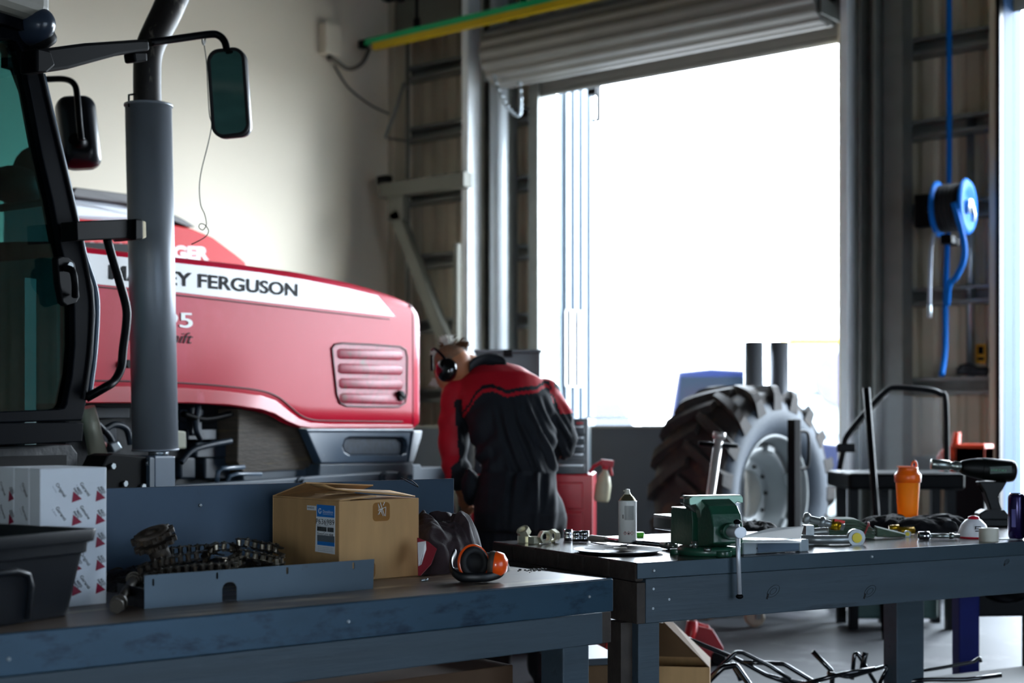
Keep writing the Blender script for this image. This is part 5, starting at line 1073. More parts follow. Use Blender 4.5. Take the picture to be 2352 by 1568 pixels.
# ---- body (skin, head, hands)
mb = MB(); torso(mb, .68)
limb(mb, [shL, elL, wrL, haL], [.065, .05, .036, .03]); limb(mb, [shR, elR, wrR, haR], [.065, .05, .036, .03])
limb(mb, [hipL, kneeL, ankL], [.10, .07, .05]); limb(mb, [hipR, kneeR, ankR], [.10, .07, .05])
limb(mb, [pp_(1125, 862, 7.84), pp_(1098, 848, 7.80), pp_(1070, 840, 7.75)], [.075, .068, .07])
mb.ell(head, (.098, .10, .108), 28, 18, R=hr_); mb.ell(head+Vector((-.035, .02, -.06)), (.07, .07, .075), 20, 14)
mb.ell(head+Vector((-.09, .03, -.035)), (.022, .018, .02), 12, 8); mb.ell(head+Vector((-.08, .05, -.085)), (.03, .03, .02), 12, 8)
mb.ell(head+Vector((-.078, .03, .0)), (.025, .05, .016), 12, 8)
def hand(mb, w_, h_, side):
    d = (h_-w_).normalized(); s_ = d.cross(Vector((0, 1, 0))).normalized(); n_ = s_.cross(d)
    c = h_; mb.ell(c+d*.02, (.042, .022, .05), 16, 10)
    for i, (off, ln) in enumerate(((-.030, .065), (-.010, .078), (.010, .074), (.030, .058))):
        a = c+d*.055+s_*off; b = a+d*ln*.5+n_*.01; e = b+d*ln*.35+n_*.025; mb.tube([a, b, e], [.010, .009, .0075], 8); mb.ell(e, (.0078,)*3, 8, 6)
    a = c+s_*(.038*side); b = a+s_*(.025*side)+d*.03; e = b+d*.03+n_*.012; mb.tube([a, b, e], [.013, .011, .009], 8); mb.ell(e, (.0092,)*3, 8, 6)
hand(mb, wrL, haL, 1); hand(mb, wrR, haR, -1)
me = fuse(mb, .0085, 3); me.materials.append(m_skin); me.polygons.foreach_set('use_smooth', [True]*len(me.polygons)); me.name = 'body'; body = link(bpy.data.objects.new('body', me), pe)
# ---- coveralls
mb = MB(); torso(mb, 1.0)
limb(mb, [shL+Vector((.03, 0, 0)), elL, wrL], [.092, .082, .070]); limb(mb, [shR-Vector((.02, 0, 0)), elR, wrR], [.090, .080, .066])
mb.ell(pp_(1075, 905, 7.74), (.10, .11, .09), 20, 12); mb.ell(pp_(1225, 905, 7.72), (.11, .11, .09), 20, 12)
limb(mb, [hipL, kneeL, ankL], [.135, .115, .10]); limb(mb, [hipR, kneeR, ankR], [.135, .115, .10])
mb.ell(pp_(1080, 1120, 7.5), (.05, .10, .10), 14, 10)
me = fuse(mb, .011, 5)
cs0 = pp_(1190, 1085, 7.45)
def pxpy(v):   # where a coverall point reads on the back view, as back pattern coordinates
    w_ = PF.w(v.x, v.y, v.z); r = w_-CAMP; d = r.dot(FW); return CX+FPX*r.dot(RT)/d, HY-FPX*r.z/d
me.update(); vn = [v.normal.copy() for v in me.vertices]
for v, n_ in zip(me.vertices, vn):
    px, py = pxpy(v.co); co = v.co
    a = mnoise.noise(co*5); b = mnoise.noise(co*14+Vector((5, 2, 1)))
    disp = .006*a+.003*b
    if 1062 < px < 1310 and py > 905:
        up = max(0, min(1, (py-905)/60)); wv = math.exp(-((py-1082)/45)**2)
        if py < 1082: x = px-(1240+(px-1240)*0)+(1082-py)*.42*(1+ .6*(px-1180)/100)
        else: x = px+(py-1082)*.10
        f = math.sin(x/6.3+2.2*mnoise.noise(Vector((px/60, py/90, 1))))*.6+.4*math.sin(x/3.7+3*mnoise.noise(Vector((px/40, py/70, 4))))
        far_ = max(0, min(1, (px-1110)/60)); leg = max(.45, 1-max(0, py-1082)/170)
        disp += up*far_*leg*(.019*f)-wv*.016*far_
        if py < 1082: disp += up*(1-far_)*.010*math.sin((px*1.0+py*.8)/9.+3*a)
    else:
        disp += .0045*math.sin((px*.35+py)/7.5+5*a)*(1 if py > 930 else .35)
    v.co = co+n_*disp
me.update(); me.materials.append(m_cov); me.materials.append(m_cred)
yk = [(1062, 962), (1075, 945), (1096, 912), (1112, 900), (1132, 899), (1165, 912), (1200, 905), (1232, 903), (1250, 890), (1262, 892), (1270, 925), (1276, 930)]
bd = [(880, 1064), (925, 1043), (1000, 1050), (1055, 1056), (1073, 1035), (1090, 1036), (1120, 1036)]
mi = []
for p in me.polygons:
    px, py = pxpy(p.center); red = 0
    if px < 1062: red = 1 if (px < interp(bd, py) and py < 1105) or py < 915 else 0
    elif px <= 1274:
        y = interp(yk, px); red = 1 if py < y and not (y-17 < py < y-8) else 0
        if 1092 < px < 1162 and py < 838: red = 0
    else: red = 1 if (px-1274)*.9+900 < py+12 < (px-1274)*2.6+925 and py < 950 else 0
    if p.center.z < 1.0 and px > 1062: red = 0
    mi.append(red)
me.polygons.foreach_set('material_index', mi); me.polygons.foreach_set('use_smooth', [True]*len(mi)); me.name = 'coverall'; link(bpy.data.objects.new('coverall', me), pe)
mb = MB(); cpt = [pp_(1078, 838, 7.66), pp_(1093, 824, 7.70), pp_(1122, 817, 7.75), pp_(1150, 822, 7.76), pp_(1162, 832, 7.74)]
P = smooth_path(cpt, 5); rows = [[p+Vector((0, 0, z))*1+Vector((0, y, 0)) for z, y in ((-.045, -.02), (-.01, -.022), (.012, -.008), (.012, .01), (-.03, .02))] for p in P]
mb.loft(rows, closed=True); mb.build('collar', m_cov, pe)
# boots
for s, an_ in ((-1, ankL), (1, ankR)):
    mb = MB(); mb.loft([[Vector((an_.x+w_*math.cos(t), an_.y+y+l_*math.sin(t), z)) for t in [2*PI*k/16 for k in range(16)]] for z, w_, l_, y in ((0, .05, .14, .06), (.03, .052, .14, .06), (.07, .05, .11, .04), (.11, .05, .06, 0), (.2, .055, .06, 0))]); mb.build('boot', m_rubber, pe)
# hair, beard
rh = random.Random(4)
def tuft(c, dirv, ln, n, spread, mat, nm, r=.003):
    mb = MB()
    for k in range(n):
        a = c+Vector((rh.gauss(0, spread), rh.gauss(0, spread), rh.gauss(0, spread*.5))); d = Vector(dirv)+Vector((rh.gauss(0, .45), rh.gauss(0, .4), rh.gauss(0, .3))); L_ = ln*(.6+.6*rh.random()); dd = d.normalized()
        b = a+dd*L_*.5; e = b+(dd+Vector((rh.gauss(0, .3), 0, rh.gauss(0, .2)-.15))).normalized()*L_*.5; mb.tube([a, b, e], [r, r*.8, r*.2], 5)
    mb.build(nm, mat, pe)
tuft(pp_(1027, 792, 7.72), (-.15, 0, 1), .055, 110, .011, m_hw, 'white_topknot'); tuft(pp_(1050, 792, 7.72), (1.1, 0, .25), .06, 110, .010, m_hb, 'brown_ponytail')
mb = MB(); mb.ell(pp_(1018, 792, 7.72), (.022, .02, .02), 14, 10); mb.build('hair_tie', m_hb, pe)
tuft(pp_(1003, 870, 7.74), (-.4, 0, -1), .04, 80, .013, m_hw, 'beard'); tuft(pp_(1000, 812, 7.72), (-.8, 0, .5), .022, 60, .012, m_hw, 'temple_hair', .002)
mb = MB(); mb.ell(head+Vector((-.012, .0, .018)), (.094, .096, .098), 28, 18, R=hr_); mb.build('shaved_hair', M('shaved_hair', '#8d6248', .75, var=.15, vs=60, dirt=('#7a6a58', .5, 22)), pe)
# ear defenders on the head
em = pp_(1026, 849, 7.61); mb = MB(); mb.lathe([(.0, .045), (.03, .042), (.052, .028), (.060, .008), (.060, -.006), (.050, -.012)], seg=36)
A = Vector((-.35, -.93, .1)).normalized(); a_ = Vector((0, 0, 1)).cross(A).normalized(); b_ = A.cross(a_); mb.v = [em+a_*v.x+b_*v.y*1.1+A*v.z for v in mb.v]
ec = mb.build('ear_cup', M('muff_black', '#0b0a09', .12, coat=1, var=.05), pe)
mb = MB(); mb.tube(smooth_path([em+Vector((0, -.02, .05)), pp_(1012, 812, 7.6), pp_(996, 800, 7.7), pp_(992, 812, 7.82), pp_(992, 850, 7.9)], 5), .008, 8); mb.build('headband', m_blackp, pe)
# ================================================================ ON THE SECOND BENCH
m_chrome = M('chrome', '#c9ccd2', .12, metal=1, var=.03); m_nut = M('nut_zinc', '#c3bfa8', .32, metal=.55, var=.12, vs=60)
m_vg = M('vise_green', '#1d4a38', .35, coat=.4, var=.15, vs=10, bump=.15, bs=70); m_vs = M('vise_steel', '#8d948f', .25, metal=.8, var=.1, vs=20)
def hexp(r, a0=0): return [(r*math.cos(a0+PI/3*k), r*math.sin(a0+PI/3*k)) for k in range(6)]
def nut(loc, rz, rot, label):
    mb = MB(); mb.prism(hexp(.0265), 'z', -.0115, .0115, holes=[circ(0, 0, .0155, 20)]); mb.lathe([(.0155, .0115), (.022, .0115), (.024, .0135), (.0165, .0135), (.0155, .0115)], seg=24); mb.lathe([(.0155, -.0115), (.022, -.0115), (.024, -.0135), (.0165, -.0135), (.0155, -.0115)], seg=24)
    o = mb.build('hex_nut', m_nut, bevel=.0012); o.location = loc; o.rotation_euler = (rot[0], rot[1], rz); tag(o, label, 'nut', 'big steel nuts')
def g2(px, py, z=Z): return G(px, py, z)
q = g2(1203, 1246); nut((q.x, q.y, Z+.0135), .3, (0, 0), 'flat lying nut at the left end of the row, under the tilted one')
nut((q.x, q.y, Z+.042), .5, (.5, -.4), 'tilted nut perched on top of the leftmost nut')
q = g2(1227, 1248); nut((q.x, q.y, Z+.0135), .1, (0, 0), 'flat lying nut second from the left in the row of nuts')
q = g2(1251, 1249); nut((q.x, q.y, Z+.0265), YAW+.5, (PI/2, 0), 'nut standing on edge with its round hole showing')
q = g2(1271, 1246); nut((q.x, q.y, Z+.0265), YAW-.7, (PI/2, PI/6), 'nut standing on edge at the right end of the row of nuts')
def socket(px, py, r, h, label):
    q = g2(px, py); mb = MB(); mb.lathe([(r*.6, .002), (r, .001), (r, h*.45), (r*.93, h*.48), (r*.93, h*.55), (r, h*.58), (r, h), (r*.8, h), (r*.8, h*.5), (0, h*.5)], seg=28)
    o = mb.build('socket', m_chrome); o.location = (q.x, q.y, Z); tag(o, label, 'socket', 'small chrome sockets')
socket(1305, 1242, .0165, .045, 'chrome socket standing alone right of the nuts'); socket(1324, 1244, .0165, .042, 'middle chrome socket of the three upright ones'); socket(1343, 1244, .0175, .043, 'rightmost chrome socket of the three upright ones')
a = g2(1354, 1236, Z+.014); b = g2(1392, 1239, Z+.014); c = g2(1520, 1251, Z+.014); e = g2(1546, 1254, Z+.014)
tw = thing('torque_wrench', 'long chrome torque wrench lying behind the spray can', 'wrench', (a.x, a.y, Z), 0)
o_ = Vector((a.x, a.y, Z))
mb = MB(); mb.tube([a-o_, a-o_+(b-a)*.1, a-o_+(b-a)*.5, b-o_], [.010, .014, .0135, .0125], 16); mb.build('handle', M('knurled_chrome', '#a9a59c', .3, metal=1, bump=.6, bs=400), tw)
mb = MB(); mb.cyl(b-o_, c-o_, .0095, seg=16); mb.build('shaft', m_chrome, tw)
mb = MB(); mb.cyl(e-o_-Vector((0, 0, .012)), e-o_+Vector((0, 0, .010)), .020, seg=24); mb.cyl(c-o_, e-o_, .012, .016, seg=16); mb.cyl(e-o_+Vector((0, 0, .01)), e-o_+Vector((0, 0, .02)), .008, seg=12); mb.build('ratchet_head', m_vs, tw)
# dark round plate with scraps
q = g2(1420, 1268); pt = thing('round_tray', 'flat black round tray with paper scraps, under the foot of the spray can', 'tray', (q.x, q.y, Z), YAW)
mb = MB(); mb.lathe([(0, .001), (.13, .001), (.158, .012), (.160, .012), (.132, -.0), (0, 0)], seg=48); mb.build('plate', M('tray_black', '#0c0e12', .5), pt)
rr1 = random.Random(6); m_scr = M('scrap', '#766c5c', .6, var=.2)
for k in range(9):
    mb = MB(); x = rr1.uniform(-.10, .06); y = rr1.uniform(-.07, .07); mb.box((x, y, .006+.0025*k), (rr1.uniform(.03, .09), rr1.uniform(.02, .05), .0012), rz=rr1.random()*3, rx=rr1.uniform(-.08, .08), ry=rr1.uniform(-.08, .08)); mb.build('paper_scrap', m_scr if k % 2 else m_rubber, pt)
# spray can
q = g2(1443, 1254); q = q+FW*.035; r = .0345; sc = thing('spray_can', 'white spray can with hazard diamonds standing on the second bench', 'spray can', (q.x, q.y, Z+.0125), YAW)
mb = MB(); mb.lathe([(0, .002), (r-.004, .0), (r-.001, .003), (r-.001, .006), (r, .007), (r, .150), (r+.001, .152), (r+.001, .155), (r-.003, .157)], seg=48); mb.build('can_body', M('can_white', '#f2f2ee', .35, var=.03), sc)
mb = MB(); mb.lathe([(r-.002, .156), (r-.006, .163), (.020, .173), (.017, .174), (.016, .178), (.012, .18), (0, .18)], seg=48); mb.build('shoulder', M('can_gold', '#8d8468', .25, metal=.8), sc)
mb = MB(); mb.lathe([(.012, .179), (.011, .186), (.009, .187), (.0085, .197), (.006, .199), (0, .199)], seg=24); mb.cyl((-.006, 0, .191), (-.015, -.002, .193), .0025, seg=8); mb.build('nozzle', M('nozzle_cream', '#ddd9c8', .4), sc)
def on_can(mb_, cx, rr=.0004):   # wrap flat work (x, z) around the can
    out = []
    for v in mb_.v: a = v.x/r; out.append(Vector(((r+rr-v.y)*math.sin(a), -(r+rr-v.y)*math.cos(a), v.z)))
    mb_.v = out; return mb_
mb = MB()
for k in range(8): x0_ = -.014+k*.0046; mb.add([(x0_, 0, .085), (x0_+.0046, 0, .085), (x0_+.0046, 0, .138), (x0_, 0, .138)], [(0, 1, 2, 3)], False)
on_can(mb, 0).build('print_panel', M('print_panel_grey', '#a9aaa6', .4), sc, fix=False)
mb = MB()
for k in range(11): put_text(mb, 'danger extremely flammable aerosol keep away'[k % 4*3:k % 4*3+28], (-.012, .0003, .133-k*.0043), (1, 0, 0), (0, 0, 1), .0018, width=.030)
on_can(mb, 0, .0006).build('small_print', m_ink, sc, fix=False)
mb = MB(); 
for x in (-.0115, .0015, .0145):
    for s in (.0075,):
        P_ = [(x, s), (x+s, 0), (x, -s), (x-s, 0)]; Q_ = [(x, s*.8), (x+s*.8, 0), (x, -s*.8), (x-s*.8, 0)]
        mb.add([(p[0], 0, .036+p[1]) for p in P_]+[(p[0], 0, .036+p[1]) for p in Q_], [(i, (i+1) % 4, 4+(i+1) % 4, 4+i) for i in range(4)], False)
on_can(mb, 0, .0006).build('hazard_diamonds', M('hazard_red', '#b8202a', .5), sc, fix=False)
mb = MB(); mb.add([(-.0125, 0, .034), (-.0105, 0, .034), (-.0101, 0, .0405), (-.0129, 0, .0405)], [(0, 1, 2, 3)], False); mb.add([(-.0124, 0, .0315), (-.0106, 0, .0315), (-.0106, 0, .033), (-.0124, 0, .033)], [(0, 1, 2, 3)], False)
mb.add([(-.0008, 0, .032), (.0036, 0, .032), (.0042, 0, .035), (.0022, 0, .040), (.001, 0, .037), (-.0012, 0, .036)], [(0, 1, 2, 3, 4, 5)], False); on_can(mb, 0, .0006).build('hazard_symbols', m_ink, sc, fix=False)
mb = MB(); mb.add([(-.0155, 0, .09), (-.0125, 0, .09), (-.0125, 0, .105), (-.0155, 0, .105)], [(0, 1, 2, 3)], False); mb.v = [v+Vector((-.006, 0, 0)) for v in mb.v]; on_can(mb, 0, .0006).build('side_print', m_ink, sc, fix=False)
# ---------------------------------------------------------------- vise
vq = B2.l(g2(1612, 1272)); vq = Vector((B2.py(1693, 1228, -.045)[0]+.012, .150, 0))
vi = thing('bench_vise', 'green bench vise with a hanging steel handle bolted to the right hand bench', 'vise', tuple(B2.w(vq.x+.022, vq.y, Z)), B2.yaw-.12)
vi.scale = (1.3, 1.1, 1.05)
mb = MB(); mb.lathe([(0, 0), (.088, 0), (.092, .006), (.092, .022), (.085, .028), (0, .028)], seg=48); 
for a in (.4, 2.7, -1.6): mb.cyl((.09*math.cos(a), .09*math.sin(a), 0), (.09*math.cos(a), .09*math.sin(a), .018), .022, seg=20)
bs = mb.build('swivel_base', m_vg, vi, bevel=.002)
mb = MB(); mb.cyl((-.05, -.086, .018), (-.05, -.086, .03), .011, seg=6); mb.cyl((-.01, .08, .018), (-.01, .08, .03), .011, seg=6); mb.build('base_bolt', m_vs, bs)
# fixed body (towards +y), moving body (towards -y)
mb = MB(); mb.prism([(.00, .028), (.0, .105), (.005, .165), (.03, .165), (.045, .150), (.13, .148), (.14, .14), (.145, .03), (.10, .028)], 'x', -.055, .055); mb.build('fixed_body', m_vg, vi, bevel=.006, seg=3)
mb = MB(); mb.bb(-.056, .056, .05, .14, .1475, .152); mb.build('anvil', m_vs, vi, bevel=.002)
mb = MB(); mb.prism([(-.010, .165), (-.012, .185), (-.036, .185), (-.080, .165), (-.100, .14), (-.112, .10), (-.112, .045), (-.06, .032), (-.012, .03)], 'x', -.045, .045); mb.build('moving_body', m_vg, vi, bevel=.010, seg=4)
mb = MB(); mb.prism([(-.078, .165), (-.082, .172), (-.082, .19), (-.072, .197), (.078, .197), (.086, .188), (.086, .172), (.078, .170), (.066, .174), (.055, .162), (.05, .14), (.044, .12), (-.044, .12), (-.05, .15), (-.062, .168)], 'y', -.036, -.008); mb.build('moving_jaw', M('vise_jaw', '#6f8a7c', .25, metal=.6, var=.15, vs=12), vi, bevel=.003)
mb = MB(); mb.prism([(-.078, .168), (-.084, .174), (-.084, .19), (-.074, .197), (.078, .197), (.086, .188), (.086, .172), (.07, .165), (.05, .14), (-.05, .14)], 'y', -.005, .022); mb.build('fixed_jaw', m_vs, vi, bevel=.003)
mb = MB(); mb.bb(-.028, .028, -.05, .33, .062, .112); mb.build('slide_bar', M('slide_black', '#1c1d20', .3, metal=.5, var=.2), vi, bevel=.008); mb = MB(); mb.bb(-.027, .027, .15, .328, .110, .1145); mb.build('slide_top', m_vs, vi, bevel=.002)
mb = MB(); mb.cyl((.0, -.115, .085), (.0, -.135, .085), .028, seg=28); mb.build('collar', m_vg, vi, bevel=.003)
yh = -.165
mb = MB(); mb.cyl((0, -.13, .085), (0, -.185, .085), .019, seg=28); mb.build('screw_head', M('bright_steel', '#c6cad0', .35, metal=.35), vi, bevel=.002)
mb = MB(); mb.cyl((0, yh, .115), (.006, yh-.002, -.118), .0062, seg=16); mb.build('handle_bar', M('bright_steel', '#c6cad0', .35, metal=.35), vi)
for p in ((0, yh, .118), (.006, yh-.002, -.122)):
    mb = MB(); mb.ell(p, (.0105, .0105, .0085), 16, 10); mb.build('handle_knob', m_blackp, vi)
mb = MB(); a = Vector((-.07, -.06, .045)); mb.cyl((-.072, -.05, .028), (-.072, -.05, .05), .008, seg=14); mb.cyl((-.1, -.085, .040), (-.055, -.03, .044), .0035, seg=10); mb.build('lock_lever', m_vs, vi)
# ---------------------------------------------------------------- green strip behind the can, dark rag, paper, case
q = g2(1462, 1233); mb = MB(); mb.box((0, 0, .01), (.06, .03, .02)); o = mb.build('green_lighter', M('lime_green', '#4fc21c', .4), bevel=.004); o.location = (q.x, q.y, Z); o.rotation_euler = (0, 0, YAW); tag(o, 'bright lime green piece of plastic behind the spray can', 'plastic piece')
ca = g2(1708, 1274); cbp = g2(1857, 1266); cf = Fr((ca.x, ca.y, Z), math.atan2((cbp-ca).y, (cbp-ca).x)); lc_ = (cbp-ca).length
cs = thing('tool_case', 'grey plastic tool case with a bright top lying right of the vise', 'case', tuple(cf.o), cf.yaw)
m_case = M('case_grey', '#6f7c84', .3, coat=.8, var=.05)
mb = MB(); mb.bb(0, lc_, 0, .22, .002, .020); mb.build('case_base', m_case, cs, bevel=.004)
mb = MB(); mb.bb(0, lc_, 0, .22, .0215, .042); mb.build('case_lid', m_case, cs, bevel=.005)
for x0_, x1_ in ((.0, .055), (lc_-.04, lc_)):
    mb = MB(); mb.bb(x0_-.002, x1_, -.004, .03, .0, .044); mb.build('case_corner', M('case_light', '#8b979e', .4, coat=.3), cs, bevel=.005)
mb = MB(); mb.bb(.06, lc_-.045, -.003, .001, .006, .036); mb.build('latch_strip', M('case_blue_grey', '#46586a', .4), cs, bevel=.002)
q = g2(1770, 1235, Z+.046); mb = MB()
for k in range(10):
    pass
rows = [[cf.l(G(px, py, Z+.0475))+Vector((0, 0, .0+dz)) for px in (1702, 1745, 1790, 1840)] for py, dz in ((1246, 0), (1238, .001), (1228, .002), (1222, .003))]
mb.loft(rows, closed=False, cap=False); o = mb.build('sheet_of_paper', M('paper_white', '#ffffff', .25, var=.0, coat=1), None, fix=False); o.location = cf.o; o.rotation_euler = (0, 0, cf.yaw); o.modifiers.new('s', 'SOLIDIFY').thickness = .001; tag(o, 'white paper sheet lying on top of the grey case', 'paper')
mb = MB(); p4 = [G(1700, 1232, Z+.05), G(1838, 1236, Z+.05), G(1846, 1208, Z+.085), G(1770, 1212, Z+.078)]; o_ = Vector((p4[0].x, p4[0].y, Z+.05)); mb.add([p-o_ for p in p4], [(0, 1, 2, 3)], False); o = mb.build('folded_paper', M('paper_white', '#f4f4f2', .35), None, fix=False); o.location = o_; o.modifiers.new('s', 'SOLIDIFY').thickness = .0015; tag(o, 'stiff white folded sheet rising behind the grey case', 'paper')
m_rag = M('rag_dark', '#0c0e13', .9, var=.2)
heap('dark_rag', 'small crumpled dark rag behind the vise jaws and the papers', 'rag', [(1705, 1226), (1740, 1226), (1768, 1224), (1745, 1216), (1705, 1216)], .05, m_rag, 12, n=30, folds=16, amp=.012)
# ---------------------------------------------------------------- shackles, strap
m_gal = M('shackle_grey', '#8b9091', .35, metal=.6, var=.15, vs=30); m_gold = M('brass_nut', '#a98516', .3, metal=.8, var=.15, vs=40); m_yelp = M('pin_yellow', '#d8c21e', .4)
def shackle(px, py, s, rz, label, full=True):
    q = g2(px, py); t = thing('shackle', label, 'shackle', (q.x, q.y, Z), rz)
    mb = MB(); P = [(-.085, .02, .016), (-.05, -.012, .016), (.0, -.022, .016), (.04, -.02, .016), (.068, -.012, .016)]
    mb.tube(smooth_path([Vector(p)*s for p in P], 5), [.013*s]*21, 14)
    P = [(-.085, .02, .016), (-.075, .06, .018), (-.03, .075, .03), (.02, .06, .035)]
    mb.tube(smooth_path([Vector(p)*s for p in P], 5), .013*s, 14); mb.cyl(Vector((.078, -.030, .022))*s, Vector((.078, -.008, .022))*s, .026*s, seg=28); mb.build('bow', m_gal, t)
    mb = MB(); mb.cyl(Vector((.078, -.033, .022))*s, Vector((.078, -.03, .022))*s, .015*s, seg=24); mb.build('pin_end', m_yelp, t)
    if full:
        a = Vector((-.062, .02, .078))*s; d = Vector((.92, -.15, -.22)).normalized()
        mb = MB(); mb.cyl(a, a+d*.115*s, .011*s, seg=16)
        mb.lathe([(0, -.014), (.018, -.012), (.024, 0), (.018, .012), (0, .014)], a, 24, ax=d); mb.lathe([(0, -.012), (.018, -.010), (.023, 0), (.018, .010), (0, .012)], a+d*.06, 24, ax=d); mb.build('pin', m_gal, t)
        mb = MB(); e = a+d*.085*s; mb.cyl(e-d*.012, e+d*.014, .017*s, seg=6); mb.cyl(e+d*.014, e+d*.024, .013*s, seg=16); mb.build('brass_nut', m_gold, t)
        mb = MB(); e = a+d*.10*s+Vector((0, .0, .018)); mb.box(e, (.035*s, .012, .012), rz=.2, ry=.2); mb.build('red_tag', M('tag_red', '#c8281e', .5), t)
        mb = MB(); mb.bb(-.07*s, -.045*s, .0, .04*s, 0, .058*s); mb.build('stem', m_gal, t)
    return t
shackle(1903, 1250, 1.25, YAW+.1, 'big grey lifting shackle with a yellow pin end right of the tool case')
t = shackle(2058, 1232, .55, YAW-.1, 'small pale shackle tied to the end of the green webbing', full=False)
mb = MB(); mb.cyl((.02, .04, .02), (.08, .06, .02), .017, seg=6); mb.cyl((-.02, .05, .03), (.02, .05, .034), .012, seg=14); mb.build('brass_nut', m_gold, t)
a = g2(1858, 1240, Z); sl_f = Fr((a.x, a.y, Z), YAW)
st_ = thing('webbing_sling', 'folded green grey lifting sling lying behind the shackle', 'sling', tuple(g2(1925, 1236)), YAW)
m_web = M('webbing_green', '#3f5242', .8, var=.25, vs=14, stretch=(1, 10, 10), bump=.2, bs=60, dirt=('#5b5a48', .55, 8))
for k in range(6):
    mb = MB(); rows = []
    for i in range(13):
        f = i/12; x = -.13+.27*f+.004*(k % 2); tp = 1-.55*max(0, f-.72)/.28-.25*max(0, .15-f)/.15; z = (.004+k*.0125)*tp; z2 = (.004+(k+1)*.0125-.0008)*tp; y0_ = -.035+.003*(k % 2)+.02*max(0, f-.75)*2
        rows.append([Vector((x, y0_, z)), Vector((x, .06, z+.004)), Vector((x, .06, z2+.004)), Vector((x, y0_, z2))])
    mb.loft(rows, smooth=False); mb.build('webbing_fold', m_web, st_, bevel=.002)
mb = MB(); mb.tube(smooth_path([(.09, -.042, .01), (.105, -.042, .045), (.115, -.03, .062), (.12, 0, .060), (.14, .03, .03)], 4), .004, 6); mb.build('red_cord', M('cord_red', '#8f2a2a', .6), st_)
mb = MB(); mb.loft([[Vector((.15+.12*f, -.02+.02*f, .045-.03*f)), Vector((.15+.12*f, .03, .05-.03*f)), Vector((.15+.12*f, .03, .01)), Vector((.15+.12*f, -.02+.02*f, .006))] for f in (0, .5, 1)], smooth=False); mb.build('sling_eye', m_web, st_, bevel=.003)
# ---------------------------------------------------------------- orange shaker
q = g2(2085, 1203); sk = thing('shaker_bottle', 'translucent orange shaker bottle with a loop lid at the back of the second bench', 'bottle', (q.x, q.y, Z), YAW)
m_ob = M('shaker_orange', '#ffb02a', .3, var=.02, spec=.4); nt = m_ob.node_tree.nodes['Principled BSDF']; nt.inputs['Subsurface Weight'].default_value = .6; nt.inputs['Subsurface Radius'].default_value = (.12, .05, .01); nt.inputs['Subsurface Scale'].default_value = .3; nt.inputs['Transmission Weight'].default_value = .55; nt.inputs['Roughness'].default_value = .5
n_ = m_ob.node_tree.nodes; l_ = m_ob.node_tree.links; tl_ = n_.new('ShaderNodeBsdfTranslucent'); tl_.inputs[0].default_value = lin('#ffd060'); ms_ = n_.new('ShaderNodeMixShader'); ms_.inputs[0].default_value = .6
l_.new(nt.outputs[0], ms_.inputs[1]); l_.new(tl_.outputs[0], ms_.inputs[2]); l_.new(ms_.outputs[0], n_['Material Output'].inputs[0]); nt.inputs['Transmission Weight'].default_value = 0; nt.inputs['Subsurface Weight'].default_value = 0
m_ol = M('shaker_lid', '#ff6a10', .35, coat=.3, var=.02)
mb = MB(); mb.lathe([(0, .002), (.040, .0), (.043, .004), (.054, .195), (.052, .197), (.041, .01), (0, .006)], seg=40); mb.build('cup', m_ob, sk)
mb = MB(); mb.lathe([(.055, .190), (.059, .192), (.060, .225), (.056, .23), (.047, .240), (.044, .252), (.046, .258), (.03, .26), (0, .258)], seg=40); ld = mb.build('lid', m_ol, sk)
mb = MB(); mb.tube(smooth_path([(.018, -.0, .252), (.020, -.0, .275), (.030, -.0, .287), (.040, -.0, .278), (.040, 0, .245)], 5), .005, 8); mb.box((-.008, 0, .262), (.075, .03, .007)); mb.build('carry_loop', m_ol, ld)
heap('black_glove', 'crumpled black cloth behind the socket and extension bar', 'cloth', [(2070, 1222), (2130, 1222), (2200, 1216), (2210, 1208), (2120, 1206), (2075, 1212)], .05, m_rag, 21, n=50, folds=14, amp=.018)
heap('dark_cloth', 'low dark cloth left of the orange shaker bottle', 'cloth', [(2018, 1214), (2060, 1216), (2080, 1210), (2060, 1202), (2018, 1204)], .045, m_rag, 33, n=30, folds=18, amp=.012)
# socket on an extension bar
a = g2(2110, 1230, Z+.017); b = g2(2204, 1231, Z+.015); o_ = Vector((a.x, a.y, Z)); d = (b-a).normalized(); L_ = (b-a).length
ex_ = thing('extension_bar', 'chrome socket on an extension bar in front of the black cloth', 'socket bar', tuple(o_), 0)
mb = MB(); mb.lathe([(.010, 0), (.0165, 0), (.0165, .022), (.018, .026), (.018, .04), (.012, .044), (.0, .044)], a-o_, 24, ax=d); mb.build('socket', m_chrome, ex_); mb = MB(); mb.cyl(a-o_+d*.04, a-o_+d*(L_), .0088, seg=16); mb.cyl(a-o_+d*(L_*.75), a-o_+d*(L_*.85), .0125, seg=16); mb.build('bar', m_vs, ex_)
# dust mask cone
q = g2(2236, 1234); dm = thing('white_dome_cap', 'white domed cap with a red button top beside the roll of tape', 'cap', (q.x, q.y, Z), YAW)
mb = MB(); mb.lathe([(.064, .004), (.060, .022), (.048, .052), (.030, .072), (.012, .078), (0, .078)], seg=40); mb.build('dome', M('dome_white', '#e2e2e6', .4), dm)
mb = MB(); mb.lathe([(.030, .072), (.026, .084), (.012, .088), (0, .088)], seg=24); mb.v = [Vector((v.x*.8, v.y*.8, v.z)) for v in mb.v]; mb.build('red_button', M('button_red', '#c0142c', .4), dm); mb = MB(); mb.lathe([(0, 0), (.068, 0), (.070, .003), (.066, .006), (0, .005)], seg=40); mb.build('red_rim', M('button_red', '#c0142c', .4), dm)
mb = MB(); 
def dome_mark(x, z, w_, h_):
    rr2 = .0565-.35*(z-.03); mb.box((x, -math.sqrt(max(1e-6, rr2*rr2-x*x))-.0015, z), (w_, .002, h_), rx=.5)
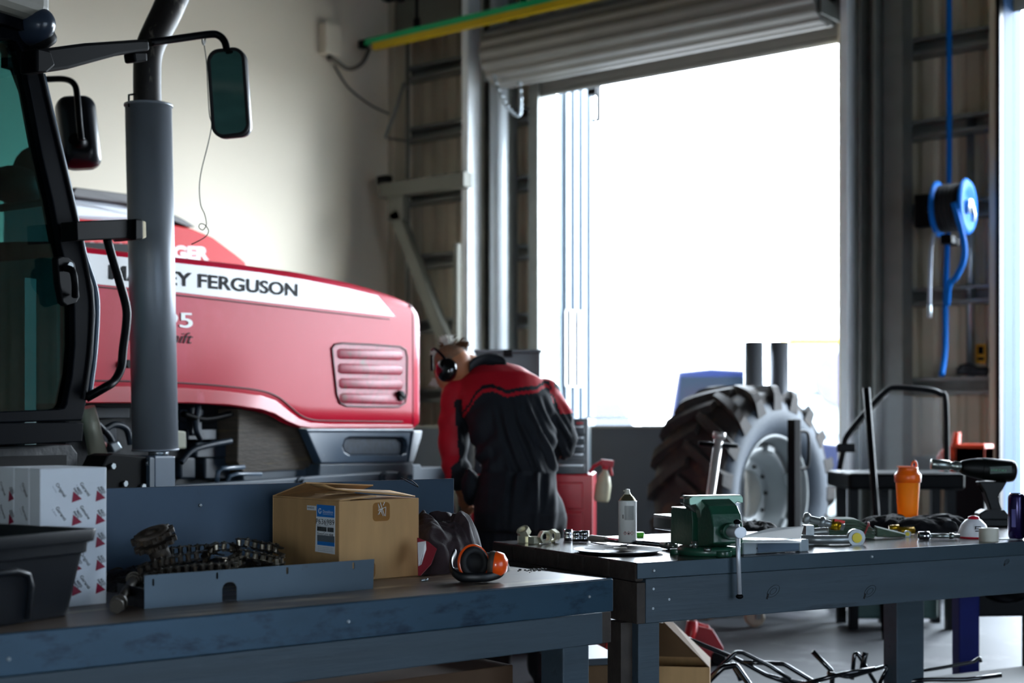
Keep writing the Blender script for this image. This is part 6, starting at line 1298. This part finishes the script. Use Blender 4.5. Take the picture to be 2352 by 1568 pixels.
for (x, z, w_, h_) in ((.0, .047, .022, .003), (.0, .030, .022, .003), (-.010, .039, .003, .016), (.010, .039, .003, .016), (0, .039, .014, .0025)): dome_mark(x, z, w_, h_)
mb.build('printed_mark', m_ink, dm)
q = g2(2271, 1243); mb = MB(); mb.lathe([(.020, .0), (.036, .0), (.037, .002), (.037, .050), (.036, .052), (.020, .052), (.019, .05), (.019, .002), (.020, 0)], seg=40); o = mb.build('tape_roll', M('tape_cream', '#bfbcae', .5, var=.05)); o.location = (q.x, q.y, Z); tag(o, 'cream roll of tape standing in front of the white dome cap', 'tape')
mb = MB(); mb.box((0, 0, .002), (.10, .05, .003)); o = mb.build('plastic_bag', M('bag_clear', '#c4ccd0', .3, alpha=.8), bevel=.001); q = g2(2315, 1238); o.location = (q.x, q.y, Z); o.rotation_euler = (0, 0, YAW); tag(o, 'flat pale plastic scrap between the tape roll and the drinks can', 'plastic scrap')
# ---------------------------------------------------------------- impact wrench
q = g2(2275, 1208); di = (q-CAMP).dot(FW); iw = thing('impact_wrench', 'black and dark green cordless impact wrench standing on its battery', 'impact wrench', (q.x, q.y, Z), YAW)
IW = Fr((q.x, q.y, Z), YAW)
def ip(px, py, y=0): v = W(px, py, di); l = IW.l(v); return Vector((l.x, y, v.z-Z))
m_iw = M('impact_black', '#070a09', .45, spec=.25, var=.2, vs=20); m_ig = M('impact_green', '#062818', .4, var=.1)
ax_ = (ip(2330, 1083)-ip(2200, 1072)).normalized()
mb = MB(); mb.lathe([(0, -.002), (.024, 0), (.030, .01), (.041, .045), (.046, .075), (.048, .09)], ip(2205, 1072), 32, ax=ax_); mb.build('hammer_case', m_iw, iw)
mb = MB(); a = ip(2252, 1076); 
mb.lathe([(.046, 0), (.050, .01), (.050, .13), (.047, .145), (.040, .152), (0, .152)], a, 32, ax=ax_); mb.build('motor_housing', m_iw, iw)
mb = MB(); c = ip(2290, 1078, -.049); mb.box(c, (.10, .006, .034), ry=-.05); pnl = mb.build('side_panel', m_ig, iw, bevel=.002)
mb = MB(); c = ip(2268, 1081, -.0525); put_text(mb, 'HiKOKI', c, (1, 0, -.05), (0, 0, 1), .011, width=.065); mb.build('panel_text', M('text_green', '#3f8a5c', .5), pnl)
mb = MB(); mb.lathe([(0, -.13), (.022, -.13), (.0235, -.128), (.0235, -.05), (.018, -.045), (.018, -.03), (.022, -.025), (.022, 0)], ip(2205, 1071), 28, ax=ax_); mb.build('socket', m_vs, iw)
hp_ = [(2243, 1105), (2310, 1105), (2300, 1122), (2288, 1140), (2296, 1165), (2308, 1180), (2306, 1186), (2275, 1186), (2268, 1160), (2258, 1130)]
mb = MB(); hv = [ip(a_, b_) for a_, b_ in hp_]; mb.prism([(v.x, v.z) for v in hv], 'y', -.026, .026); mb.build('grip', m_iw, iw, bevel=.012, seg=3)
mb = MB(); b0 = ip(2242, 1168); b1 = ip(2312, 1206); mb.bb(b0.x, b1.x, -.045, .045, .0, .035); mb.prism([(b0.x+.003, .035), (b0.x+.003, .06), (b0.x+.03, .075), (b1.x-.02, .075), (b1.x, .05), (b1.x, .035)], 'y', -.04, .04); mb.build('battery', m_iw, iw, bevel=.006)
mb = MB(); mb.tube(smooth_path([ip(2250, 1112), ip(2254, 1122), ip(2262, 1130)], 3), .008, 8); mb.build('trigger', m_blackp, iw)
# drinks cans
m_can = M('can_purple', '#221a4c', .25, metal=.6, coat=.3, var=.15, vs=20, dirt=('#4d2a56', .6, 18))
for px, py, lb in ((2335, 1238, 'dark blue purple drinks can near the right edge, the left one of two'), (2371, 1240, 'dark blue drinks can cut off by the right edge of the frame')):
    q = g2(px, py); t = thing('drinks_can', lb, 'can', (q.x, q.y, Z), 0, 'drinks cans')
    mb = MB(); mb.lathe([(0, .004), (.022, .0), (.026, .002), (.033, .012), (.033, .165), (.030, .174), (.0275, .178)], seg=40); mb.build('can_body', m_can, t)
    mb = MB(); mb.lathe([(.0275, .177), (.0275, .181), (.026, .182), (.025, .177), (0, .176)], seg=40); mb.build('can_top', m_chrome, t)
    mb = MB(); mb.bb(-.008, .008, -.034, -.0325, .05, .12); mb.build('can_print', M('can_print_pale', '#5c5a94', .4), t)
# ================================================================ UNDER THE BENCHES
m_bp = M('brake_pipe', '#0b0e14', .18, coat=.8, metal=.2, var=.1)
def pipe(pts, label, r=.011, tip=None):
    P = [W(*p) for p in pts]; o_ = Vector((P[0].x, P[0].y, min(p.z for p in P))); Q = []
    for i, p in enumerate(P):
        if 0 < i < len(P)-1: Q += [p+(P[i-1]-p)*.12, p+((P[i-1]-p)+(P[i+1]-p))*.03, p+(P[i+1]-p)*.12]
        else: Q.append(p)
    mb = MB(); mb.tube([q-o_ for q in Q], r, 10); o = mb.build('bent_bar', m_bp); o.location = o_; tag(o, label, 'bent bar', 'glossy black bent bars under the bench'); return o
db = 6.5
pipe([(1562, 1478, db), (1575, 1465, db), (1690, 1512, db), (1760, 1550, db), (1830, 1575, db)], 'bent bar with a hooked left end, highest on the left of the pile')
pipe([(1625, 1560, db-.15), (1690, 1498, db-.1), (1705, 1498, db-.1), (1770, 1530, db-.1), (1815, 1560, db-.1)], 'bar bent to a peak left of centre of the pile', .010)
pipe([(1700, 1520, db), (1750, 1522, db), (1800, 1524, db), (1870, 1566, db), (1900, 1585, db)], 'bar with a flat middle stretch running down to the right')
pipe([(1600, 1590, db-.3), (1660, 1532, db-.3), (1690, 1527, db-.3), (1720, 1570, db-.3), (1730, 1600, db-.3)], 'nearest arched bar at the lower left of the pile', .014)
pipe([(1866, 1495, db), (1910, 1540, db), (1912, 1555, db), (1910, 1580, db)], 'bar with a bright upright flattened tip in the middle of the pile', .012)
pipe([(1957, 1560, db), (1962, 1503, db), (1970, 1500, db), (2015, 1575, db)], 'bar bent to a narrow upside down V right of centre', .010)
pipe([(1900, 1545, db-.1), (1950, 1555, db-.1), (2040, 1528, db-.1), (2020, 1570, db-.1)], 'short bar ending in a small corner bend', .009)
pipe([(2060, 1548, db+.1), (2150, 1535, db+.1), (2235, 1520, db+.1), (2250, 1510, db+.1), (2253, 1520, db+.1)], 'long thin bar with a hook end reaching right', .008)
pipe([(1830, 1575, db-.1), (1930, 1548, db-.1), (2010, 1535, db-.1)], 'bright lit bar lying across the middle of the pile', .011)
pipe([(1980, 1540, db), (1985, 1510, db), (1988, 1498, db)], 'short stub bar with a thick threaded end', .014)
pipe([(1755, 1548, db), (1810, 1562, db), (1880, 1572, db)], 'low thin bar with a ball end in the centre of the pile', .009)
pipe([(1680, 1520, db-.1), (1698, 1550, db-.1), (1702, 1562, db-.1)], 'short dark hook hanging under the peaked bar', .013)
pipe([(2040, 1570, db-.1), (2130, 1560, db-.1), (2220, 1560, db-.1), (2300, 1550, db-.1)], 'bar lying low at the right end of the pile', .010)
# open carton
q = W(1535, 1530, 5.9); oc = thing('open_carton', 'open cardboard carton standing behind the leg of the second bench', 'box', (q.x, q.y, 0), YAW-.15)
zt2 = H-553/FPX*5.9; wv = .17
mb = MB(); mb.bb(-.12, wv, 0, .004, 0, zt2); mb.bb(-.12, wv, .25, .254, 0, zt2); mb.bb(-.12, -.116, 0, .25, 0, zt2); mb.bb(wv-.004, wv, 0, .25, 0, zt2); mb.bb(-.12, wv, 0, .25, 0, .01); mb.build('carton', m_card, oc)
mb = MB(); mb.add([(-.12, .25, zt2), (wv, .25, zt2), (.02, .26, zt2+.14), (-.12, .27, zt2+.15)], [(0, 1, 2, 3)], False); o = mb.build('flap', m_cardd, oc, fix=False); o.modifiers.new('s', 'SOLIDIFY').thickness = .004
mb = MB(); mb.add([(wv, 0.0, zt2), (wv, .25, zt2), (wv-.16, .25, zt2+.15), (wv-.2, .2, zt2+.16)], [(0, 1, 2, 3)], False); o = mb.build('flap', m_cardd, oc, fix=False); o.modifiers.new('s', 'SOLIDIFY').thickness = .004
q = W(1380, 1530, 6.0); mb = MB(); mb.bb(-.16, .09, 0, .35, 0, .34, mi=1); mb.bb(-.17, .10, -.01, .36, .34, .37, mi=0); o = mb.build('lidded_carton', [M('lid_grey', '#333e48', .5), m_cardd], bevel=.004); o.location = (q.x, q.y, 0); o.rotation_euler = (0, 0, YAW+.25); tag(o, 'brown carton with a flat grey lid between the two workbenches', 'box')
